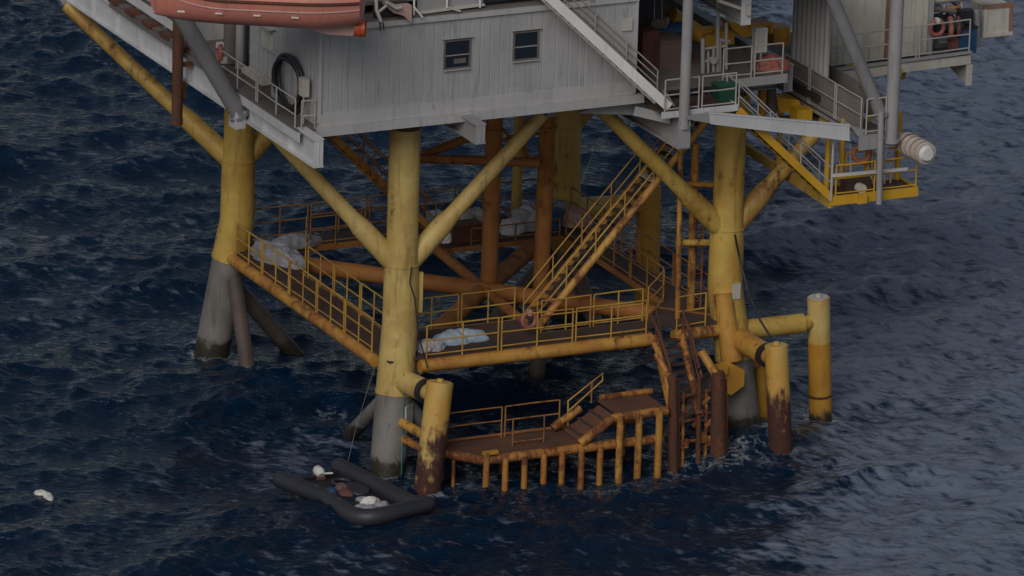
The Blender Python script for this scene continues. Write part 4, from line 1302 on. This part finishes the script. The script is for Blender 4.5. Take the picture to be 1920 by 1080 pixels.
# yellow posts seen under the right-hand deck
gy = 'yellow posts under the upper right deck'
t = thing('deck_post', (15.6, 1.0, 8), 'slim yellow post under the upper right deck, left of the slanting strut', 'post', gy)
MB().tube([at(1593, 122, y=2.95), at(1588, 210, y=2.95)], .13, 12).build('shaft', 'sharpyellow', t)
t = thing('deck_post', (16.6, 1.0, 8), 'leaning yellow post behind the foot of the slanting strut', 'post', gy)
MB().tube([at(1690, 118, y=2.95), at(1655, 226, y=.6)], .14, 12).build('shaft', 'sharpyellow', t)
t = thing('deck_post', (17.5, 2.6, 9.6), 'small ochre bracket post under the upper right deck edge', 'post', gy)
MB().tube([at(1699, 112, y=2.95), at(1688, 148, y=2.95)], .13, 12).build('shaft', 'ochre', t)

# ================================================================== machinery bay
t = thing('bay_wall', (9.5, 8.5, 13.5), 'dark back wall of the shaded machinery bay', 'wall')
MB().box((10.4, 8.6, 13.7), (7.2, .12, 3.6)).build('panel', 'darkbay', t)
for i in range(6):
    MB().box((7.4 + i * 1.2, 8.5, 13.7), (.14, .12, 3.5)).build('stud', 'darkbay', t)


def crate(name, label, cat, px0, py0, px1, py1, y, depth, mat, mat2=None, group=None):
    a, b = at(px0, py0, y=y), at(px1, py1, y=y)
    cx, cz, w_, h_ = (a.x + b.x) / 2, (a.z + b.z) / 2, abs(a.x - b.x), abs(a.z - b.z)
    t = thing(name, (cx, y, cz - h_ / 2), label, cat, group)
    MB().box((cx, y + depth / 2, cz), (w_, depth, h_)).build('case', mat, t)
    m = MB()
    for s in (-1, 1):
        m.box((cx + s * (w_ / 2 - .03), y - .01, cz), (.06, .04, h_ * .98))
        m.box((cx, y - .013, cz + s * (h_ / 2 - .03)), (w_ * .96, .04, .06))
    m.build('frame', mat2 or mat, t)
    return t


crate('equipment_cabinet', 'brown cabinet in the machinery bay left of the grey post', 'cabinet', 1238, 78, 1281, 185, .2, .9, 'brownbox')
crate('equipment_cabinet', 'dull red cabinet in the machinery bay behind the white stair rail', 'cabinet', 1205, 60, 1232, 165, .6, .8, 'redbox')
crate('equipment_cabinet', 'dark brown cabinet in the bay behind the landing rail', 'cabinet', 1296, 120, 1330, 190, .4, .8, 'brownbox', 'drust')
q = at(1255, 58, y=1.5)
t = thing('drum_tank', tuple(q), 'dark blue drum on top of the cabinets in the machinery bay', 'tank')
MB().tube([q + V((-.5, 0, 0)), q + V((.6, 0, 0))], .26, 18).build('shell', 'blue', t)
MB().tube([q + V((-.1, 0, .1)), q + V((-.1, 0, .45))], .08, 10).build('filler', 'grey', t)
MB().box(q + V((0, 0, -.32)), (.9, .4, .12)).build('saddle', 'black', t)
crate('hoist_block', 'grey hoist block hanging on two lines in the machinery bay', 'hoist', 1221, 37, 1250, 52, 1.2, .4, 'greydeck')
gl = 'lines hanging in the machinery bay'
for px, lab in ((1227, 'left line of the grey hoist block'), (1241, 'right line of the grey hoist block')):
    rope('hoist_line', lab, [at(px, -25, y=1.3), at(px, 40, y=1.3)], .022, 'railgrey', group=gl)
t = thing('yellow_engine', tuple(at(1320, 60, y=2.0)), 'large yellow machine arm under the roof girder in the machinery bay', 'machine')
MB().tube([at(1256, 32, y=2.2), at(1285, 50, y=2.2), at(1315, 66, y=2.0), at(1362, 60, y=2.0)], [.34, .32, .28, .26], 16).build('boom', 'machine', t)
MB().box(at(1352, 68, y=1.8), (.7, .5, .45)).build('gearbox', 'machine', t)
MB().box(at(1330, 72, y=1.7), (.5, .5, .36)).build('motor', 'machine', t)
t = thing('yellow_machine', tuple(at(1420, 55, y=1.2)), 'yellow machine housing behind the white switch panel', 'machine')
MB().prism([at(1366, 40, y=1.2), at(1402, 50, y=1.2), at(1446, 42, y=1.2), at(1446, 62, y=1.2), at(1392, 70, y=1.2), at(1376, 56, y=1.2)], (0, .7, 0)).build('housing', 'machine', t)
MB().bar(at(1404, 48, y=1.1), at(1447, 44, y=1.1), .12, .10).build('top_bar', 'machine', t)
MB().bar(at(1446, 44, y=1.1), at(1446, 62, y=1.1), .1, .1, (1, 0, 0)).build('side_bar', 'machine', t)
crate('yellow_box', 'square yellow box on legs at the right of the machinery bay', 'box', 1451, 54, 1480, 84, 2.5, .6, 'machine')
t = crate('switch_panel', 'white switch panel on two posts behind the bay rail', 'panel', 1416, 54, 1437, 97, -.9, .2, 'offwhite', 'palegrey')
for px in (1414, 1427):
    a = at(px, 97, y=-.85)
    MB().tube([a, V((a.x, a.y, ZD))], .04, 8).build('leg', 'railgrey', t)
q = at(1446, 132, y=-.9)
t = tag(blob((q.x, q.y, ZD), (.55, .4, .42), 9).build('red_heap', 'salmon', origin=(q.x, q.y, ZD)), 'salmon red heap of hose behind the bay rail', 'hose', 'tarpaulins and cloth heaps on the decks')
t = thing('valve_manifold', tuple(at(1335, 150, y=-.4)), 'cluster of grey valves and thin pipes in the machinery bay', 'pipework')
for px, a, b, r in ((1318, 72, 190, .07), (1328, 95, 190, .05), (1338, 88, 160, .06), (1346, 40, 185, .065), (1350, 70, 190, .05), (1362, 42, 130, .055), (1346, 0, 60, .06)):
    MB().tube([at(px, a, y=-.6), at(px, b, y=-.6)], r, 10).build('pipe_run', 'grey', t)
for a, b in (((1318, 92), (1362, 86)), ((1315, 116), (1345, 112)), ((1350, 75), (1368, 78))):
    MB().tube([at(*a, y=-.6), at(*b, y=-.6)], .05, 8).build('pipe_branch', 'railgrey', t)
q = at(1336, 112, y=-.7)
MB().tube([q, q + V((0, -.1, 0))], .12, 12).build('valve_wheel', 'railgrey', t)
t = thing('yellow_pump', tuple(at(1490, 205, y=.5)), 'yellow pump skid below the bay deck beside the mesh walkway', 'pump')
MB().prism([at(1456, 182, y=.5), at(1498, 188, y=.5), at(1505, 208, y=.5), at(1462, 212, y=.5)], (0, .7, 0)).build('housing', 'sharpyellow', t)
MB().box(at(1502, 214, y=.2), (.55, .5, .42)).build('motor', 'sharpyellow', t)
MB().tube([at(1430, 158, y=.6), at(1428, 218, y=.6)], .14, 12).build('standpipe', 'machine', t)
MB().tube([at(1446, 150, y=.6), at(1446, 212, y=.6)], .16, 12).build('standpipe', 'greydeck', t)
MB().tube([at(1400, 160, y=.3), at(1402, 225, y=.3)], .10, 12).build('standpipe', 'sharpyellow', t)
MB().box(at(1470, 226, y=.3), (3.0, .8, .06)).build('skid', 'deck', t)

# ================================================================== cloth heaps and clutter on the lower walkway
gt = 'tarpaulins and cloth heaps on the decks'


def heap(name, label, px, py, rad, mat, seed, zz=ZW, amp=.35, yaw=0.0, cat='tarpaulin', crease=1.15):
    c = at(px, py, z=zz)
    m = blob((0, 0, 0), rad, seed, amp, crease=crease)
    rz = Matrix.Rotation(yaw, 3, 'Z')
    m.v = [rz @ v + c for v in m.v]
    return tag(m.build(name, mat, origin=tuple(c)), label, cat, gt)


heap('tarpaulin', 'pale blue-white tarpaulin heap on the front walkway behind the rail', 861, 638, (.86, .46, .34), 'bluetarp', 3, yaw=-.25, crease=.75)
heap('netting', 'small grey and purple net bundle beside the front leg', 803, 655, (.5, .34, .3), 'net', 4, cat='netting')
heap('tarpaulin', 'large dirty white tarpaulin draped at the left walkway corner', 517, 487, (.5, 1.15, .55), 'tarp', 6, yaw=.25)
heap('tarpaulin', 'flatter blue-edged white tarpaulin beside the large one at the left corner', 548, 460, (.9, .55, .32), 'tarp', 8)
heap('white_sack', 'white sack behind the brace, left of the dark crate at the back', 836, 452, (.32, .28, .52), 'whitesack', 12, amp=.12, cat='sack')
heap('netting', 'grey net heap on the back walkway left of the rusty pipe', 883, 428, (.85, .45, .62), 'net', 13, cat='netting')
heap('netting', 'striped grey net heap on the back walkway between the rusty pipes', 990, 426, (.7, .45, .75), 'net', 15, cat='netting')
heap('white_sack', 'small white sack beside the striped net heap', 958, 436, (.45, .3, .45), 'whitesack', 16, cat='sack')
heap('pink_sack', 'dull pink bundle on the back walkway near the stair', 1078, 420, (.55, .4, .5), 'pink', 17, cat='sack')
heap('tarpaulin', 'grey-white bundle behind the ochre vertical pipe', 1044, 412, (.5, .4, .62), 'tarp', 18)
q = at(815, 424, z=ZW)
t = thing('white_box', (q.x, q.y, ZW), 'small white box behind the front leg on the back walkway', 'box')
MB().box((q.x, q.y, ZW + .22), (.45, .4, .42)).build('case', 'ropewhite', t)
MB().box((q.x, q.y, ZW + .45), (.5, .45, .05)).build('lid', 'ropewhite', t)
t = crate('dark_crate', 'dark crate under the grey net heap on the back walkway', 'crate', 848, 425, 905, 462, 9.9, .6, 'drust')
q = at(1040, 428, z=ZW)
t = thing('blue_drum', (q.x, q.y, ZW), 'blue drum behind the ochre vertical pipe', 'drum')
MB().tube([(q.x, q.y, ZW), (q.x, q.y, ZW + .62)], .24, 18).build('shell', 'blue', t)
MB().tube([(q.x, q.y, ZW + .60), (q.x, q.y, ZW + .65)], .255, 18).build('rim', 'blue', t)
q = at(992, 604, z=ZW)
life_ring('pinkish life ring at the foot of the long yellow stair', at(992, 600, y=.2), (0.1, -1, 0.1), 'salmon', 'pink')

# ================================================================== inflatable boat
t = thing('inflatable_boat', (-3.0, -2.9, .1), 'black inflatable boat tied up by the front leg, open at the stern', 'inflatable boat')
zb = .34
loop = [(-4.42, -.98), (-4.12, -2.0), (-3.86, -3.0), (-3.80, -4.1), (-3.72, -4.95), (-3.42, -5.38), (-2.9, -5.45), (-2.2, -5.24), (-1.5, -5.02), (-1.22, -4.86), (-1.30, -4.62), (-1.58, -4.35), (-1.86, -2.6), (-2.22, -.45)]


def catmull(P, n=6):
    out = []
    for i in range(len(P) - 1):
        p0, p1, p2, p3 = P[max(0, i - 1)], P[i], P[i + 1], P[min(len(P) - 1, i + 2)]
        for j in range(n):
            u = j / n
            out.append(tuple(.5 * ((2 * p1[k]) + (-p0[k] + p2[k]) * u + (2 * p0[k] - 5 * p1[k] + 4 * p2[k] - p3[k]) * u * u + (-p0[k] + 3 * p1[k] - 3 * p2[k] + p3[k]) * u ** 3) for k in range(len(p1))))
    out.append(P[-1])
    return out


zz = lambda i, n: zb + .10 * math.sin(i / n * math.pi) ** 6
cl = catmull(loop)
pts = [V((x, y, zz(i, len(cl)))) for i, (x, y) in enumerate(cl)]
d0, d1 = (pts[0] - pts[1]).normalized(), (pts[-1] - pts[-2]).normalized()
pts = [pts[0] + d0 * .22, pts[0] + d0 * .12] + pts + [pts[-1] + d1 * .12, pts[-1] + d1 * .22]
n = len(pts)
rr = [.06, .20] + [.275] * (n - 4) + [.20, .06]
MB().tube(pts, rr, 20).build('side_tube', 'boat', t)
for i in (8, 18, 28, 38, 60, 68):
    dd = (pts[i + 1] - pts[i]).normalized()
    MB().tube([pts[i] - dd * .05, pts[i] + dd * .05], .282, 20).build('seam_band', 'boat', t)
gl_ = [pts[i] + Z * .22 for i in range(10, 66, 4)]
for i in range(len(gl_) - 1):
    mid = (gl_[i] + gl_[i + 1]) / 2 + Z * .05
    MB().tube([gl_[i], mid, gl_[i + 1]], .012, 6).build('grab_line', 'strutgrey', t)
MB().prism([(-4.15, -1.3, .19), (-3.7, -3.2, .19), (-3.5, -5.1, .19), (-1.6, -4.8, .19), (-2.3, -.9, .19)], (0, 0, .05)).build('floor', 'boatfloor', t)
MB().bar((-4.1, -1.25, .2), (-2.35, -.95, .2), .08, .34).build('transom', 'boatfloor', t)
q = at(598, 884, z=.45)
t = thing('outboard_motor', (q.x, q.y, 0), 'white and red outboard motor tilted at the boat stern', 'outboard motor')
q = V((q.x, q.y, .42))
m = MB()
m.tube([q + V((0, -.18, -.05)), q + V((0, -.08, .02)), q + V((0, .1, .03)), q + V((0, .22, -.02))], [.12, .17, .17, .1], 12)
m.build('cowl', 'ropewhite', t)
MB().box(q + V((0, 0, -.16)), (.3, .36, .12)).build('lower_cowl', 'redbox', t)
MB().tube([q + V((0, .1, -.1)), q + V((.02, .25, -.55))], .06, 8).build('shaft', 'black', t)
MB().tube([q + V((.05, -.15, 0)), q + V((.32, -.35, .05))], .03, 8).build('tiller', 'ropewhite', t)
gb = 'wet clutter inside the inflatable boat'


def bit(name, label, px, py, rad, mat, seed, cat):
    c = at(px, py, z=.25)
    return tag(blob(c, rad, seed, .3, 32, 14).build(name, mat, origin=tuple(c)), label, cat, gb)


bit('blue_bag', 'small bright blue bag against the near boat tube', 622, 926, (.22, .2, .2), 'blue', 21, 'bag')
bit('plastic_bag', 'whitest crumpled bag in the middle of the boat', 694, 942, (.3, .18, .18), 'ropewhite', 22, 'bag')
bit('plastic_bag', 'white crumpled bag nearest the boat bow', 716, 948, (.22, .16, .15), 'tarp', 23, 'bag')
bit('plastic_bag', 'greyish flat bag nearest the near tube of the boat', 690, 953, (.3, .13, .1), 'tarp', 24, 'bag')
bit('plastic_bag', 'thin pale sheet by the bow end of the boat floor', 724, 958, (.28, .1, .07), 'tarp', 25, 'bag')
bit('plastic_bag', 'small white scrap of bag behind the whitest bag in the boat', 677, 938, (.16, .12, .12), 'tarp', 31, 'bag')
bit('plastic_bag', 'small pale scrap at the near side of the boat floor', 676, 950, (.2, .1, .08), 'tarp', 32, 'bag')
bit('dark_bundle', 'small dark bundle beside the blue bag in the boat', 640, 918, (.25, .25, .18), 'brownbox', 33, 'bundle')
bit('life_jacket', 'dull reddish life jacket on the boat floor', 648, 925, (.25, .3, .14), 'redbox', 26, 'life jacket')
bit('dark_bundle', 'large dark bundle on the boat floor near the far tube', 668, 918, (.42, .5, .16), 'boat', 27, 'bundle')
q = at(640, 904, z=.3)
t = tag(ring(q, .27, .06, (0.1, 0, 1)).build('inner_tube', 'boat', origin=tuple(q)), 'grey ring lying in the stern of the boat', 'ring', gb)

# ================================================================== ropes and debris
rope('mooring_rope', 'thin turquoise rope hanging down beside the grey foot of the front leg', [at(757, 700, y=-.95), at(755, 800, y=-.95), at(752, 905, y=-1.1)], .014, 'cyanrope')
rope('mooring_rope', 'pale blue line from the front leg to the boat stern', [at(702, 690, y=-.3), at(668, 800, y=-.4), at(650, 875, y=-.5)], .005, 'rope')
rope('mooring_rope', 'turquoise rope over the near boat tube trailing in the sea', [at(603, 922, z=.5), at(602, 945, z=.3), at(592, 968, z=.06), at(572, 968, z=.06)], .018, 'cyanrope')
rope('hanging_line', 'thin pale line slanting from the deck edge to the back railing', [at(1136, 222, y=4.0), at(1090, 345, y=4.0)], .014, 'rope')
rope('cable', 'black cable looping down the right leg to its short fender', [at(1378, 440, y=-.9), at(1386, 480, y=-.9), at(1402, 545, y=-1.5), at(1425, 600, y=-2.3), at(1450, 640, y=-3.0)], .035, 'black', cat='cable')
rope('cable', 'dark cable hanging down the front leg past the walkway rail', [at(772, 500, y=-.62), at(768, 530, y=-.64), at(778, 560, y=-.68), at(784, 625, y=-.8), at(802, 690, y=-.9)], .022, 'black', cat='cable')
q = at(84, 929, z=.1)
m = MB()
for dx, dy, r in ((-9, -3, .16), (-3, -2, .17), (4, 1, .15), (9, 6, .13)):
    c = at(84 + dx, 929 + dy, z=.02)
    m.add([v for v in blob(c, (r, r * 1.6, r * .7), int(dx + 40), .3, 14, 6).v], blob(c, (r, r * 1.6, r * .7), int(dx + 40), .3, 14, 6).f, True)
tag(m.build('floating_debris', 'ropewhite', origin=tuple(q)), 'crumpled white plastic drifting on the sea at lower left', 'debris')

for o in TMP:
    if '_o' in o:
        del o['_o']
